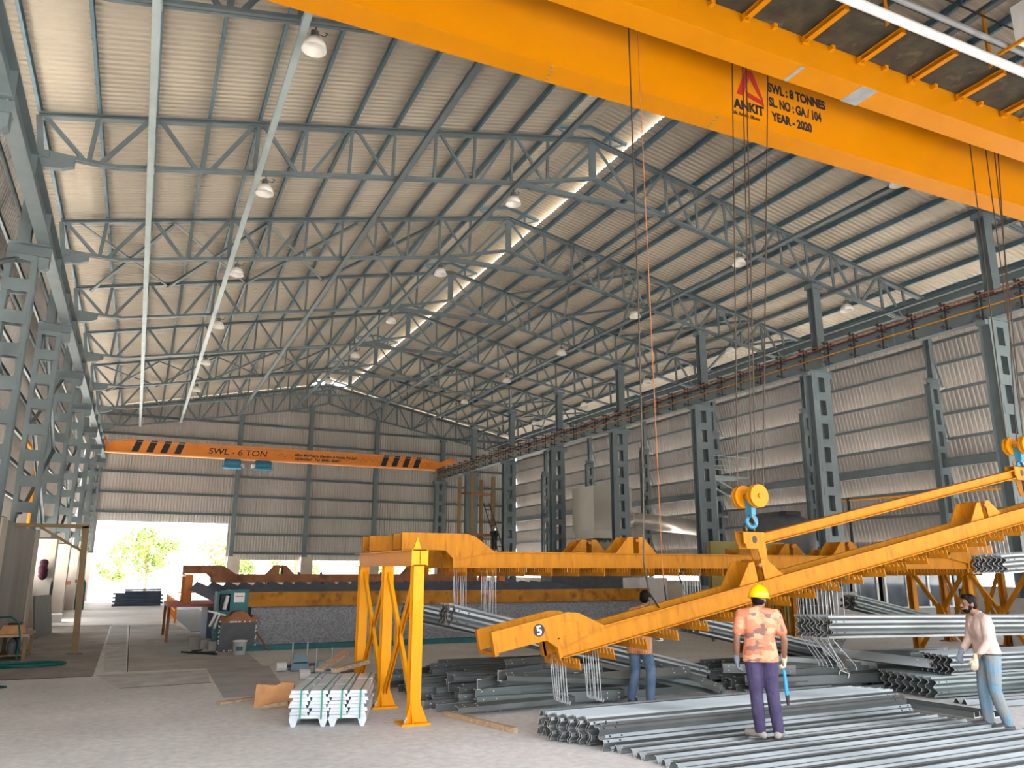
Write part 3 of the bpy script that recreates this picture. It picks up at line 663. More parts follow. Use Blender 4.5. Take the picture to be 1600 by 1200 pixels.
# ------------------------------------------------------------------ galvanised W-beam rails
WP = [(0, 0), (.028, 0), (.062, .072), (.098, .078), (.14, .008), (.17, .008), (.212, .078), (.248, .072), (.282, 0), (.31, 0)]
def wsec(th_=.010): return [(a - .155, b) for a, b in WP] + [(a - .155, b + th_) for a, b in WP[::-1]]
WME = {}
def wrail(L, m='galv', holes=True):
    k = (round(L, 2), m)
    if k not in WME:
        b = MB().sect((0, 0, 0), (L, 0, 0), wsec())
        b.m[-1] = b.m[-2] = 2; o = b.build('guard_rail', [m, 'black', 'litedge'])
        if holes:
            b2 = MB()
            for x in (.06, .22, L - .06, L - .22):
                for yy in (-.075, .075): b2.tube((x, -yy, .082), (x, -yy, .0865), .014, 8, mi=1)
            me = o.data; bm = bmesh.new(); bm.from_mesh(me)
            vs = [bm.verts.new(tuple(p)) for p in b2.v]
            for f in b2.f: ff = bm.faces.new([vs[i] for i in f]); ff.material_index = 1
            bm.to_mesh(me); bm.free()
        WME[k] = o.data; bpy.data.objects.remove(o)
    o = bpy.data.objects.new('guard_rail', WME[k]); COL.objects.link(o); return o
def orient(o, p, q, face):                    # local x from p to q, local z (the humps) towards face
    p = V3(p); q = V3(q); x = (q - p).normalized(); y = V3(face).cross(x).normalized(); z = x.cross(y)
    o.matrix_world = Matrix(((x.x, y.x, z.x, p.x), (x.y, y.y, z.y, p.y), (x.z, y.z, z.z, p.z), (0, 0, 0, 1)))
    return o
def bundle(p, q, n, step, label, group, m='galv', wires=(.25,), zup=2.0, lean=0, wl=None, extra=()):
    p = V3(p); q = V3(q); L = (q - p).length
    for i in range(n):
        d = V3((random.uniform(-.05, .05) + .0 * i, -step * i, random.uniform(-.012, .012)))
        tag(orient(wrail(L, m), p + d, q + d, (0, -1, 0)), label, 'guard rail', group)
def hang_wires(x, ys, ztop, *a, **k):
    if ztop < 1.96 and min(ys) > 10.5:               # wires sit in the slots of the level beams' combs
        x0 = 4.57 if min(ys) < 12.6 else 4.45; x = x0 + round((x - x0) / .4917) * .4917 + .006; ztop = 2.0
    elif ztop > .9 and max(ys) < 9.6:
        i = min(range(25), key=lambda i: abs(j5p(.95 + i * 11.8 / 24, 0).x - x)); p = j5p(.956 + i * 11.8 / 24, -.045); x, ztop = p.x, p.z
    return hang_wires0(x, ys, ztop, *a, **k)
def hang_wires0(x, ys, ztop, zbot, label, group, sway=0, r=.0045, tail=0):
    for y in ys:
        z0 = ztop + random.uniform(-.01, .01); s = random.uniform(-.02, .02) + sway
        pts = [(x + random.uniform(-.01, .01), y, z0), (x + s * .4, y - .005, (z0 + zbot) / 2), (x + s, y, zbot)]
        if tail: s2 = s + tail * random.uniform(.5, 1.3); pts += [(x + s2, y - .04, zbot - .35), (x + s2 + .02, y - .05, zbot - .42), (x + s2 - .02, y - .05, zbot - .40)]
        else: pts += [(x + s + .02, y - .01, zbot - .02), (x + s + .03, y, zbot + .02)]
        tag(MB().path(pts, r, 5).build('hanging_wire', 'galvwire'), label, 'wire', group)
# bundle A hung from the nearer beam, sloping down to the right behind the man in the check shirt
bundle((4.35, 11.95, 1.36), (9.0, 11.95, .26), 8, .075, 'one rail of the sloping bundle hung under the nearer beam, behind the stooping man', 'sloping rails under the nearer beam')
for x, z in ((4.42, 1.47), (4.95, 1.36)): hang_wires(x, [11.95 - .075 * i for i in range(8)], 1.93, z - .05, 'wire holding up the left end of the sloping rail bundle', 'wires of the sloping rail bundle')
# bundle B from the farther beam
bundle((4.28, 13.6, 1.33), (8.9, 13.6, .3), 7, .075, 'one rail of the bundle hung under the farther beam, behind the stand', 'sloping rails under the farther beam')
for x, z in ((4.35, 1.45),): hang_wires(x, [13.6 - .075 * i for i in range(7)], 1.93, z - .05, 'wire holding the rail bundle under the farther beam', 'wires of the farther rail bundle')
# bundle C to the right of the stooping man
bundle((8.9, 11.95, 1.12), (13.2, 11.95, .22), 8, .075, 'one rail of the sloping bundle behind the helmeted man', 'sloping rails behind the helmeted man')
hang_wires(9.0, [11.95 - .075 * i for i in range(8)], 1.93, 1.15, 'wire holding the rail bundle behind the helmeted man', 'wires of the second rail bundle')
hang_wires(8.75, [11.9 - .08 * i for i in range(6)], 1.93, .95, 'loose wire hanging between the two sloping rail bundles', 'loose wires under the nearer beam')
hang_wires(10.6, [12.2 - .07 * i for i in range(7)], 1.93, 1.2, 'loose empty wire hanging under the nearer beam, right of the helmeted man', 'loose wires right of the helmeted man')
hang_wires(11.8, [12.2 - .09 * i for i in range(6)], 1.93, 1.0, 'loose empty wire hanging under the nearer beam, farther right', 'loose wires farther right')
# bundle D level under the tilted beam
bundle((9.2, 9.42, 1.20), (14.7, 9.42, 1.09), 9, .078, 'one rail of the level bundle behind the man in the pink shirt', 'level rails under the tilted beam')
for x in (9.3,): hang_wires(x, [9.42 - .078 * i for i in range(9)], 1.98, 1.02, 'long wire crossing the nested ends of the level rail bundle', 'wires of the level rail bundle', .0, .0055, .3)
hang_wires(9.95, [9.3 - .1 * i for i in range(4)], 2.05, 1.3, 'short wire above the level rail bundle', 'short wires of the level rail bundle')
# bundle E beyond, F high at the right edge
bundle((14.6, 13.6, 1.35), (18.6, 13.6, .55), 6, .09, 'one rail of the far bundle left of the office windows', 'rails left of the office windows', 'galvdark')
hang_wires(14.7, [13.6 - .09 * i for i in range(6)], 1.95, 1.4, 'wire of the far bundle left of the office windows', 'wires of the far bundle')
hang_wires(13.6, [13.7 - .07 * i for i in range(8)], 1.95, 1.25, 'empty wire hanging in front of the dark doorway', 'wires before the dark doorway')
bundle((13.35, 9.42, 2.12), (17.6, 9.42, 2.35), 8, .078, 'one rail of the high bundle at the right edge of the picture', 'high rails at the right edge')
hang_wires(13.4, [9.42 - .078 * i for i in range(8)], 2.6, 2.05, 'wire of the high bundle at the right edge', 'wires of the high bundle', .05, .005)
# empty wires with hooks under the low left end of the tilted beam
for x in (5.05, 5.55): hang_wires(x, [9.35 - .062 * i for i in range(7)], .93 + (x - 5.05) * .2, .42, 'wire with hooked foot under the low left end of the numbered beam', 'hooked wires under the numbered beam', .04, .006)
# rails lying on the floor in front
for i in range(8):
    y = 8.16 - .385 * i; x0 = 5.12 + .05 * (i % 3) + max(0, 7.3 - y) * .3
    tag(orient(wrail(5.0), (x0, y, .088), (10.12 + .03 * (i % 2), y + .04, .088), (0, 0, -1)), 'rail laid flat on the floor in front, %s in front of the nested row' % NTH[i], 'guard rail', 'rails laid on the floor')
for i, (dy, z) in enumerate(((8.36, .12), (8.45, .15))):
    tag(orient(wrail(5.1), (5.02 + .08 * i, dy, z), (10.1, dy + .04, z), (0, -.8, .6)), 'rail leaning at the %s of the nested row' % ('front edge', 'second place')[i], 'guard rail', 'rails in front of the nested row')
for i in range(10):
    y = 8.58 + i * .055
    tag(orient(wrail(5.2), (5.0 - .035 * i + .04 * (i % 2), y, .17), (10.1 - .03 * i + .12 * (i % 3), y + .05, .17), (0, -1, .22)), 'rail of the nested row standing on edge behind the flat rails', 'guard rail', 'nested rails standing on edge')
for i in range(3):
    tag(orient(wrail(5.1, 'galvdark'), (4.80 + .05 * i, 9.36 + .06 * i, .004 + .09 * i), (9.9, 9.44 + .06 * i, .004 + .09 * i), (0, 0, 1)), 'dull rail lying flat behind the nested row, %s' % ('bottom of three', 'middle of three', 'top of three')[i], 'guard rail', 'flat dull rails behind the nested row')
# rail stack beside the pink-shirted man
for i in range(8):
    y = 9.2 + .16 * i; 
    tag(orient(wrail(4.6, 'galvdark'), (11.75 + .02 * i, y, .19), (16.4, y - .3, .19), (0, -1, .1)), 'dull rail in the lower row of the stack behind the pink-shirted man', 'guard rail', 'lower rails of the right stack')
for i in range(6):
    y = 9.25 + .13 * i
    tag(orient(wrail(4.6), (12.2 + .03 * i, y - .05, .51), (16.8, y - .35, .51), (0, -1, .1)), 'rail in the upper row of the stack behind the pink-shirted man', 'guard rail', 'upper rails of the right stack')
for i in range(5):
    tag(orient(wrail(3.2, 'galvdark'), (12.1, 10.7 + .34 * (i % 4), .004 + .09 * (i // 4)), (15.2, 10.4 + .34 * (i % 4), .004 + .09 * (i // 4)), (0, 0, 1)), 'rail lying flat at the far side of the right stack', 'guard rail', 'flat rails of the right stack')
for i in range(2):
    tag(orient(wrail(4.2), (11.75 + .4 * i, 8.75 - .3 * i, .0), (15.9, 8.3 - .3 * i, .0), (0, 0, 1)), 'bright rail lying in front of the right stack, %s' % ('behind its neighbour', 'nearer the camera')[i], 'guard rail', 'bright rails before the right stack')

# ------------------------------------------------------------------ channel posts in jumbled piles
CME = {}
def cpost(L, m):
    k = (L, m)
    if k not in CME:
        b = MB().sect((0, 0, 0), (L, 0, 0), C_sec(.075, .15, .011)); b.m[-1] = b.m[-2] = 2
        for x in (.1, .3, L - .1, L - .3):
            for z in (-.035, .035): b.tube((x, .04, z), (x, .0435, z), .011, 6, mi=1)
        o = b.build('channel_post', [m, 'white', 'litedge']); CME[k] = o.data; bpy.data.objects.remove(o)
    o = bpy.data.objects.new('channel_post', CME[k]); COL.objects.link(o); return o
def pile(x0, x1, y0, y1, layers, dx, label, group, ang=(3, -6, 5, -3, 7)):
    for k in range(layers):
        a = math.radians(ang[k % len(ang)]); y = y0 + .16 * k; j = 0
        while y < y1 - .16 * k:
            L = random.choice((2.4, 3.0)); x = x0 + random.uniform(0, dx) + .2 * k
            while x < x1 - 1.0:
                m = random.choice(('galv', 'galvdark', 'galvdark'))
                o = cpost(L, m); zz = .04 + .083 * k + random.uniform(0, .002)
                face = random.choice(((0, 0, 1), (0, 0, -1)))
                p = V3((x, y, zz)); q = p + V3((math.cos(a), math.sin(a), 0))
                orient(o, p, q, (0, -1, 0)); o.matrix_world = o.matrix_world @ Matrix.Rotation(PI / 2 * face[2], 4, 'X')
                tag(o, label, 'channel post', group); x += L + random.uniform(.15, 1.0)
            y += random.uniform(.19, .34); j += 1
pile(3.95, 8.6, 11.15, 15.2, 4, .9, 'galvanised channel post in the jumbled pile between the yellow stand and the men', 'channel posts of the left pile')
pile(9.0, 14.6, 10.35, 13.2, 4, .9, 'galvanised channel post in the pile behind the helmeted man', 'channel posts of the middle pile', (-4, 6, -8))
LOOSE = [((5.2, 11.3, .46), (7.6, 11.0, .30), 20), ((6.2, 11.2, .36), (8.3, 10.9, .42), 45), ((6.9, 11.5, .5), (8.8, 10.75, .1), -30), ((5.6, 12.2, .52), (7.9, 11.9, .60), 35), ((4.3, 11.0, .1), (6.2, 11.05, .12), 10), ((7.9, 11.6, .55), (8.7, 10.6, .15), 40)]
LL = ['tilted across the front of the left pile', 'on edge near the stooping man', 'sloping down behind the stooping man', 'on top of the left pile', 'low at the front of the left pile by the stand foot', 'leaning behind the jeans of the stooping man']
for (p, q, r), w in zip(LOOSE, LL):
    o = orient(cpost(round((V3(q) - V3(p)).length, 1), 'galvdark'), p, q, (0, -1, 0)); o.matrix_world = o.matrix_world @ Matrix.Rotation(math.radians(r), 4, 'X')
    tag(o, 'loose channel post ' + w, 'channel post')
for (p, q, r, m), w in zip([((10.3, 9.62, .42), (12.0, 11.3, .62), 25, 'galvdark'), ((11.2, 10.9, .62), (12.45, 9.6, .46), 80, 'galv'), ((9.2, 10.3, .66), (11.6, 10.5, .42), 0, 'galvdark'), ((12.3, 11.6, .62), (13.4, 12.2, .95), 50, 'galv')],
        ['rising to the right in front of the middle pile', 'pointing at the gloves of the pink-shirted man', 'sloping under the level rail bundle', 'sticking up from the middle pile']):
    o = orient(cpost(round((V3(q) - V3(p)).length, 1), m), p, q, (0, -1, 0)); o.matrix_world = o.matrix_world @ Matrix.Rotation(math.radians(r), 4, 'X')
    tag(o, 'loose channel post ' + w, 'channel post')
random.seed(23)
for (x0, x1, y0, y1, n, lab, grp) in ((5.0, 8.4, 11.2, 12.6, 8, 'short channel post thrown on top of the left pile', 'thrown posts of the left pile'), (9.6, 13.2, 10.4, 12.0, 8, 'short channel post thrown on top of the middle pile', 'thrown posts of the middle pile')):
    for i in range(n):
        a = math.radians(random.choice((-1, 1)) * random.uniform(15, 40)) + (PI if i % 2 else 0); z = .375 + .09 * (i % 2); c = V3((x0 + (x1 - x0) * (i + .5) / n, y0 + .35 + .5 * random.random(), z)); d = V3((math.cos(a), math.sin(a), 0))
        o = orient(cpost(1.2, random.choice(('galv', 'galvdark'))), c - d * .6, c + d * .6, (0, -1, 0)); o.matrix_world = o.matrix_world @ Matrix.Rotation(PI / 2 * random.choice((1, -1)), 4, 'X'); tag(o, lab, 'channel post', grp)
for i in range(2):
    tag(orient(cpost(1.9, 'galv'), (10.42 + .26 * i, 9.6 - .1 * i, .08), (10.62 + .26 * i, 8.1 - .05 * i, .08), (1, 0, 0)), 'bright channel post lying right of the flat rails, %s of two' % ('left', 'right')[i], 'channel post', 'channel posts right of the flat rails')
# ------------------------------------------------------------------ floor covers and joints
def plate(name, pts, z, m, label, h=.006):
    return struct(MB().prism([(x, y, z) for x, y in pts], (0, 0, h)).build(name, m), label)
M['cover'] = mat('trench_cover', (.40, .39, .38), .8, 0, .15, 1.2)
M['cover2'] = mat('pale_cover', (.55, .535, .51), .8, 0, .2, 2)
plate('floor_cover_1', [(-.55, 33.6), (-.03, 33.4), (0, 25), (-.5, 25)], 0, 'cover', 'grey trench cover strip running to the far doorway')
plate('floor_cover_2', [(-.5, 24.9), (0, 24.9), (.05, 18.4), (-.36, 18.5)], 0, 'cover2', 'pale trench cover strip in the left floor')
plate('floor_cover_3', [(-.47, 18.05), (1.57, 18.02), (1.45, 16.1), (-.05, 16.0)], 0, 'cover2', 'pale cross cover in the left floor')
plate('floor_cover_4', [(1.56, 18.3), (2.82, 18.3), (2.5, 14.0), (1.5, 14.1)], 0, 'cover', 'grey cover beside the stand')
plate('floor_cover_5', [(.68, 24.4), (2.0, 24.3), (2.1, 20.6), (.68, 20.9)], 0, 'cover', 'grey cover before the dross bin')
M['oldshadefloor'] = mat('shaded_old_floor_bay', (.34, .305, .27), .85, 0, .2, .8, col2=(.27, .24, .21), amt=.4, scale2=2.5)  # dark tone holds both the dirt and the shade of this bay
M['oldshadefloor2'] = mat('shaded_worn_floor_bay', (.45, .425, .395), .85, 0, .2, .8, col2=(.37, .345, .32), amt=.4, scale2=2.5)  # milder mix of wear and shade put into the colour
plate('floor_bay_1', [(-2.7, 18.1), (-.52, 17.95), (-.6, 33.6), (-2.7, 33.6)], 0, 'oldshadefloor', 'darker old floor bay along the left wall, dirt and shade painted in', .003)
plate('floor_bay_2', [(.1, 18.4), (2.7, 18.35), (2.75, 21.7), (2.0, 28.9), (1.55, 33.4), (.07, 33.4)], 0, 'oldshadefloor2', 'worn floor bay before the dross bin, some shade painted in', .003)
for k, pts in enumerate(([(-2.6, 18.12), (-.55, 17.95), (-.55, 17.9), (-2.6, 18.0)], [(.03, 33.4), (.06, 33.4), (.09, 18.4), (.06, 18.4)], [(-2.6, 33.75), (-.55, 33.75), (-.55, 33.6), (-2.6, 33.6)], [(1.45, 16.1), (1.48, 16.05), (0, 15.93), (-.05, 15.98)])):
    plate('floor_joint_%d' % (k + 1), pts, 0, 'black', 'dark open joint in the floor', .004)
# pits and covered tanks
plate('floor_cover_6', [(1.7, 45), (3.2, 45), (3.2, 29), (1.9, 29)], 0, 'grey', 'dark steel deck right of the yellow barrier', .02)

# ------------------------------------------------------------------ zinc ingot stack
base_ang = math.radians(-19)
O = V3((2.02, 11.2, 0)); ux = V3((math.cos(base_ang), math.sin(base_ang), 0)); uy = V3((-ux.y, ux.x, 0))
def ing_mesh(foot):
    b = MB(); L, w, h = .57, (.505 if foot else .248), .042
    for a, c in ((0, L * .45), (L * .45, L)):
        b.prism([(.006, a, 0), (w - .006, a, 0), (w - .016, a, h), (.016, a, h)], (0, c - a - .001, 0))
    b.prism([(.03, -.012, .008), (w - .03, -.012, .008), (w - .035, -.012, h - .006), (.035, -.012, h - .006)], (0, L + .022, 0))
    if foot:
        for x0 in (.0, w - .12):
            b.prism([(x0 + .0, .0, 0), (x0 + .12, .0, 0), (x0 + .085, .0, -.1), (x0 + .035, .0, -.1)], (0, .12, 0)); b.prism([(x0, L - .12, 0), (x0 + .12, L - .12, 0), (x0 + .085, L - .12, -.1), (x0 + .035, L - .12, -.1)], (0, .12, 0))
    o = b.build('zinc_ingot', 'zinc'); me = o.data; bpy.data.objects.remove(o); return me
ME_I, ME_F = ing_mesh(0), ing_mesh(1)
def put_ing(me, p, label):
    o = bpy.data.objects.new('zinc_ingot', me); COL.objects.link(o)
    o.matrix_world = Matrix(((ux.x, uy.x, 0, p.x), (ux.y, uy.y, 0, p.y), (0, 0, 1, p.z), (0, 0, 0, 1)))
    tag(o, label, 'ingot', 'zinc ingots of the strapped stack')
for i in range(2):
    for j in range(3):
        put_ing(ME_F, O + ux * (.508 * i) + uy * (.6 * j) + V3((0, 0, .1)), 'wide footed zinc ingot under the strapped stack, %s, %s' % (('front', 'middle', 'back')[j], ('left', 'right')[i]))
for k in range(1, 8):
    for i in range(4):
        for j in range(3):
            if k < 7 and j == 1 and 0 < i < 3: continue         # the heart of the stack shows nothing
            sh = .02 * ((k % 3) - 1) + random.uniform(-.006, .006)
            put_ing(ME_I, O + ux * (.252 * i + sh) + uy * (.6 * j + random.uniform(-.012, .02) + (.02 if (i + k) % 2 else 0)) + V3((0, 0, .1 + .0435 * k)),
                    'grey zinc ingot in the strapped stack, %s, %s, %s from the left' % (('', 'second layer', 'third layer', 'fourth layer', 'fifth layer', 'sixth layer', 'seventh layer', 'top layer')[k], ('front row', 'middle row', 'back row')[j], NTH[i]))
for i, s in enumerate((.15, .42, .68, .92)):
    b = MB(); z1 = .1 + .0435 * 8 + .003
    a = O + ux * s + uy * -.035; c = O + ux * (s + .02) + uy * 1.83
    b.bar(a + V3((0, 0, .1)), a + V3((0, 0, z1)), .022, .004, uy); b.bar(a + V3((0, 0, z1)), c + V3((0, 0, z1)), .022, .004); b.bar(c + V3((0, 0, z1)), c + V3((0, 0, .1)), .022, .004, uy)
    tag(b.build('green_strap', 'green'), 'green binding strap round the ingot stack, %s from the left' % NTH[i], 'strap', 'green straps on the ingot stack')
# timber around the stack
def timber(name, p, q, w, h, label, m='wood', grp=None):
    b = MB().bar(p, q, w, h); tag(b.build(name, m), label, 'plank', grp)
timber('timber_stick', (4.18, 11.12, .035), (4.56, 9.62, .035), .075, .065, 'long pale wooden stick lying on the floor right of the yellow stand')
timber('wooden_plank', (2.75, 12.9, .49), (3.45, 13.95, .66), .14, .04, 'wooden plank propped up behind the ingot stack, upper of two')
timber('wooden_plank', (2.95, 12.75, .49), (3.6, 13.3, .54), .12, .06, 'wooden plank behind the ingot stack, lower of two, ending at the stand')
timber('wooden_plank', (1.36, 13.45, .02), (1.95, 13.75, .02), .12, .035, 'short flat plank lying left of the orange board')
b = MB().prism([(1.82, 13.0, 0), (2.35, 12.85, 0), (2.37, 12.85, .33), (2.2, 12.9, .34), (2.12, 12.92, .3), (1.84, 13.0, .32)], (.03, .1, 0)); tag(b.build('timber_board', 'orangewood'), 'orange-brown board standing on edge behind the left side of the ingot stack', 'board')
timber('timber_stick', (1.9, 12.75, .03), (2.25, 12.55, .1), .06, .05, 'short wooden offcut in front of the orange board')
timber('timber_beam', (2.95, 14.6, .06), (4.5, 15.1, .06), .1, .12, 'timber beam on the floor behind the yellow stand')
# blue clamp brackets with threaded rods
for k, (x, y) in enumerate(((3.25, 17.2), (3.45, 15.8))):
    t = thing('clamp_bracket', 'pale blue clamp bracket with two upright rods behind the ingots, %s' % ('farther', 'nearer')[k], 'bracket', (x, y, 0), 'pale blue clamp brackets')
    b = MB(); M.setdefault('paleblue', mat('pale_blue_paint', (.20, .30, .34), .5))
    b.box(x - .2, x + .2, y - .12, y + .12, .0, .015); b.prism([(x - .2, y - .12, .0), (x + .2, y - .12, .0), (x + .13, y - .12, .3), (x - .13, y - .12, .3)], (0, .015, 0)); b.prism([(x - .2, y + .11, .0), (x + .2, y + .11, .0), (x + .13, y + .11, .3), (x - .13, y + .11, .3)], (0, .015, 0)); b.box(x - .14, x + .14, y - .12, y + .12, .15, .17)
    b.build('bracket_plates', 'paleblue', t)
    for dx in (-.15, .15): MB().tube((x + dx, y, .01), (x + dx, y, .55), .016, 8).build('threaded_rod', 'galvwire', t)
    for dx in (-.33, -.42):
        MB().lathe([(.01, -.05), (.09, -.05), (.09, .05), (.01, .05)], (x + dx, y - .1, .1), 14, 'X').build('roller', 'white', t)
    MB().tube((x - .45, y - .1, .1), (x + .6, y + .1, .1), .03, 8).build('shaft', 'grey', t)

# ------------------------------------------------------------------ galvanising tank row
t = thing('galvanising_tank', 'long speckled grey refractory tank wall under an orange-brown beam', 'tank', (8.5, 23.5, 0))
MB().box(2.9, 15.5, 22.45, 24.6, 0, 1.06).build('tank_body', 'speckle', t)
MB().sect((2.72, 22.42, 1.245), (15.5, 22.42, 1.245), C_sec(.16, .37, .02, -1)).build('rim_beam', 'jigdark', t)
MB().box(2.72, 15.5, 22.3, 22.5, 1.045, 1.07).build('rim_flange', 'rust', t)
tag(MB().box(2.75, 10.5, 21.72, 21.92, 0, .13).build('kerb_channel', 'teal'), 'long dark teal kerb channel on the floor before the tank', 'kerb')
MB()
b = MB(); pr = []
x = 1.5; i = 0
while x < 13.4: pr.append((x, 25.5, 1.50 + (.17 if i % 2 else -.07))); x += .205 + .006 * (i % 3); i += 1
b.strip(pr, (.5, -2.7, -.27)); tag(b.build('folded_sheet_cover', 'bluesheet'), 'dark blue zigzag folded sheet cover sloping over the tank row', 'sheet cover')
t = thing('covered_tank', 'second tank behind the folded sheets with a red-brown rim', 'tank', (7, 27, 0))
MB().box(2.1, 14.5, 25.8, 28.2, 0, .95).build('tank_body', 'bluesheet', t); MB().box(.95, 14.6, 25.2, 28.3, .96, 1.03).build('tank_rim', 'redroof', t)
for x, y in ((1.0, 25.3), (1.0, 28.2)): MB().box(x - .03, x + .05, y - .05, y + .05, 0, .96).build('rim_leg', 'rust', t)
# far brown jig and its stand
fj = make_jig(L=10.5, m='rust', ncomb=20, lugs=(2.9, 7.4)); fj['label'] = 'brown dipping beam over the folded sheets, seen against the far opening'; fj['group'] = 'dipping jigs'; fj.location = (1.35, 26.7, 1.62)
for y, w in ((25.9, 'nearer'), (27.5, 'farther')):
    tag(MB().sect((1.5, y, 1.03), (1.5, y, 1.80), I_sec(.22, .24, .02, .015), (0, 1, 0)).build('beam_post', 'orange'), 'short orange post under the left end of the brown beam, %s of two' % w, 'post', 'posts under the brown beam')
    tag(MB().sect((11.7, y, 1.03), (11.7, y, 1.80), I_sec(.22, .24, .02, .015), (0, 1, 0)).build('beam_post', 'orange'), 'post under the right end of the brown beam, %s of two' % w, 'post')
for x in (1.5, 11.7): tag(MB().box(x - .1, x + .1, 25.75, 27.65, 1.80, 1.872).build('cross_beam', 'orange'), 'orange cross beam under the %s end of the brown beam' % ('left' if x < 5 else 'right'), 'beam')
# teal machine, dross bin, bucket
t = thing('drive_cabinet', 'teal machine cabinet with a pale sign plate at the left end of the tank', 'machine', (2.4, 22.6, 0))
b = MB(); b.box(2.33, 2.78, 22.2, 22.95, .55, 1.5); b.build('cabinet', 'teal', t)
b = MB(); b.box(2.0, 2.06, 22.15, 22.9, .25, 1.45); b.box(2.06, 2.33, 22.6, 22.9, .25, 1.45); b.box(2.06, 2.33, 22.15, 22.2, 1.4, 1.48); b.box(2.06, 2.33, 22.15, 22.25, .3, .98); b.build('open_frame', 'teal', t)
MB().box(2.1, 2.3, 22.3, 22.55, 1.0, 1.35).build('motor', 'black', t); MB().tube((2.2, 22.2, 1.0), (2.26, 22.2, 1.35), .05).build('pump_body', 'white', t)
MB().box(2.42, 2.68, 22.185, 22.2, 1.18, 1.42).build('sign_plate', 'lampwhite', t); MB().box(2.45, 2.65, 22.18, 22.186, 1.32, 1.345).build('sign_print', 'brown', t)
for x, y in ((2.05, 22.3), (2.05, 22.8), (2.7, 22.8)): MB().box(x - .06, x + .06, y - .06, y + .06, .2, .6).build('leg', 'teal', t)
b = MB(); b.tube((1.8, 22.1, .98), (2.25, 22.12, .86), .025); b.tube((2.02, 22.1, .95), (1.86, 22.05, .6), .03); b.tube((2.1, 22.1, .92), (1.98, 22.05, .55), .03); b.build('valve_handles', 'white', t)
for k, (x, y) in enumerate(((1.62, 23.6), (1.86, 22.9), (2.02, 22.35))): tag(MB().box(x - .12, x + .15, y - .2, y + .2, 0, .26 - .02 * k).build('concrete_block', 'concrete'), 'small concrete block under the teal machine, %s' % ('farthest', 'middle one', 'nearest')[k], 'block', 'blocks under the teal machine')
t = thing('dross_bin', 'dark square dross bin with a crusted scalloped rim and white splashes', 'bin', (2.5, 21.85, 0))
b = MB(); b.prism([(2.08, 21.75, 0), (2.92, 21.75, 0), (2.98, 21.75, .72), (2.1, 21.75, .72)], (0, .5, 0)); b.build('bin_body', 'grey', t)
b = MB(); b.prism([(2.1, 21.74, .7), (2.98, 21.74, .7), (3.0, 21.74, .8), (2.9, 21.74, .86), (2.82, 21.74, .8), (2.74, 21.74, .92), (2.6, 21.74, .98), (2.42, 21.74, .97), (2.3, 21.74, .86), (2.2, 21.74, .82), (2.12, 21.74, .86), (2.06, 21.74, .78)], (0, .52, 0))
b.build('crusted_rim', 'rust', t)
random.seed(5); b = MB()
for i in range(46):
    s = random.random(); x, z = ((2.06 + .02 * random.random(), s * .75), (2.95 + .03 * random.random(), s * .75), (2.1 + s * .85, .03), (2.3 + s * .5, .72))[i % 4]
    b.ell((x, 21.74, z), (.02, .012, .015 + .01 * random.random()), 6, 4)
o = b.build('zinc_splashes', 'white', t); o['kind'] = 'stuff'
t = thing('paint_bucket', 'white plastic bucket standing before the dross bin', 'bucket', (2.5, 20.95, 0))
MB().lathe([(.001, 0), (.14, 0), (.165, .3), (.175, .3), (.175, .33), (.155, .33), (.13, .02), (.001, .02)], (2.5, 20.95, 0), 20).build('pail', 'white', t, True); MB().box(2.4, 2.56, 20.79, 20.8, .1, .2).build('label_patch', 'teal', t)
for k, (p, q) in enumerate((((1.25, 21.9), (2.0, 21.0)), ((1.55, 21.6), (2.0, 21.5)), ((1.5, 22.0), (1.75, 22.2)))): tag(MB().tube((p[0], p[1], .025), (q[0], q[1], .025), .022).build('iron_bar', 'black'), 'dark iron bar lying left of the dross bin, %s' % ('longest', 'middle one', 'shortest')[k], 'bar', 'iron bars by the dross bin')
tag(MB().bar((3.3, 21.6, 0), (2.96, 22.0, .5), .03, .03).build('iron_bar', 'rust'), 'iron bar leaning against the right side of the dross bin', 'bar')

# ------------------------------------------------------------------ left side
t = thing('portal_frame', 'brown steel post with top beam and brace at the left wall', 'frame', (-1.12, 22.7, 0))
MB().bar((-1.12, 22.7, 0), (-1.22, 22.7, 3.06), .14, .14, (0, 1, 0)).build('post', 'brown', t); MB().bar((-2.72, 22.7, 3.06), (-1.15, 22.7, 3.06), .14, .09).build('beam', 'brown', t); MB().bar((-2.2, 22.7, 3.02), (-1.22, 22.7, 2.44), .06, .06).build('brace', 'brown', t)
MB().box(-1.3, -.95, 22.55, 22.85, 0, .015).build('base_plate', 'grey', t)
t = thing('work_table', 'small wooden table at the left edge with an orange box on it', 'table', (-2.35, 22.2, 0))
MB().box(-2.68, -2.02, 21.5, 22.9, .52, .57).build('table_top', 'wood', t)
for x in (-2.62, -2.08):
    for y in (21.58, 22.82): MB().box(x - .04, x + .04, y - .04, y + .04, 0, .52).build('leg', 'brown', t)
MB().box(-2.64, -2.06, 21.58, 22.82, .1, .13).build('lower_shelf', 'brown', t)
t = thing('tool_case', 'orange tool case with sloping ends on the small table', 'case', (-2.4, 22.1, .57))
MB().prism([(-2.66, 21.7, .57), (-2.16, 21.7, .57), (-2.24, 21.7, .76), (-2.56, 21.7, .76)], (0, .7, 0)).build('case_body', 'orangewood', t); MB().box(-2.5, -2.22, 21.9, 22.2, .76, .80).build('case_lid', 'black', t)
tag(MB().lathe([(.01, 0), (.05, 0), (.05, .12), (.02, .15), (.02, .19), (.01, .19)], (-2.28, 22.5, .57), 12).build('plastic_bottle', 'white'), 'small white bottle beside the orange tool case', 'bottle')
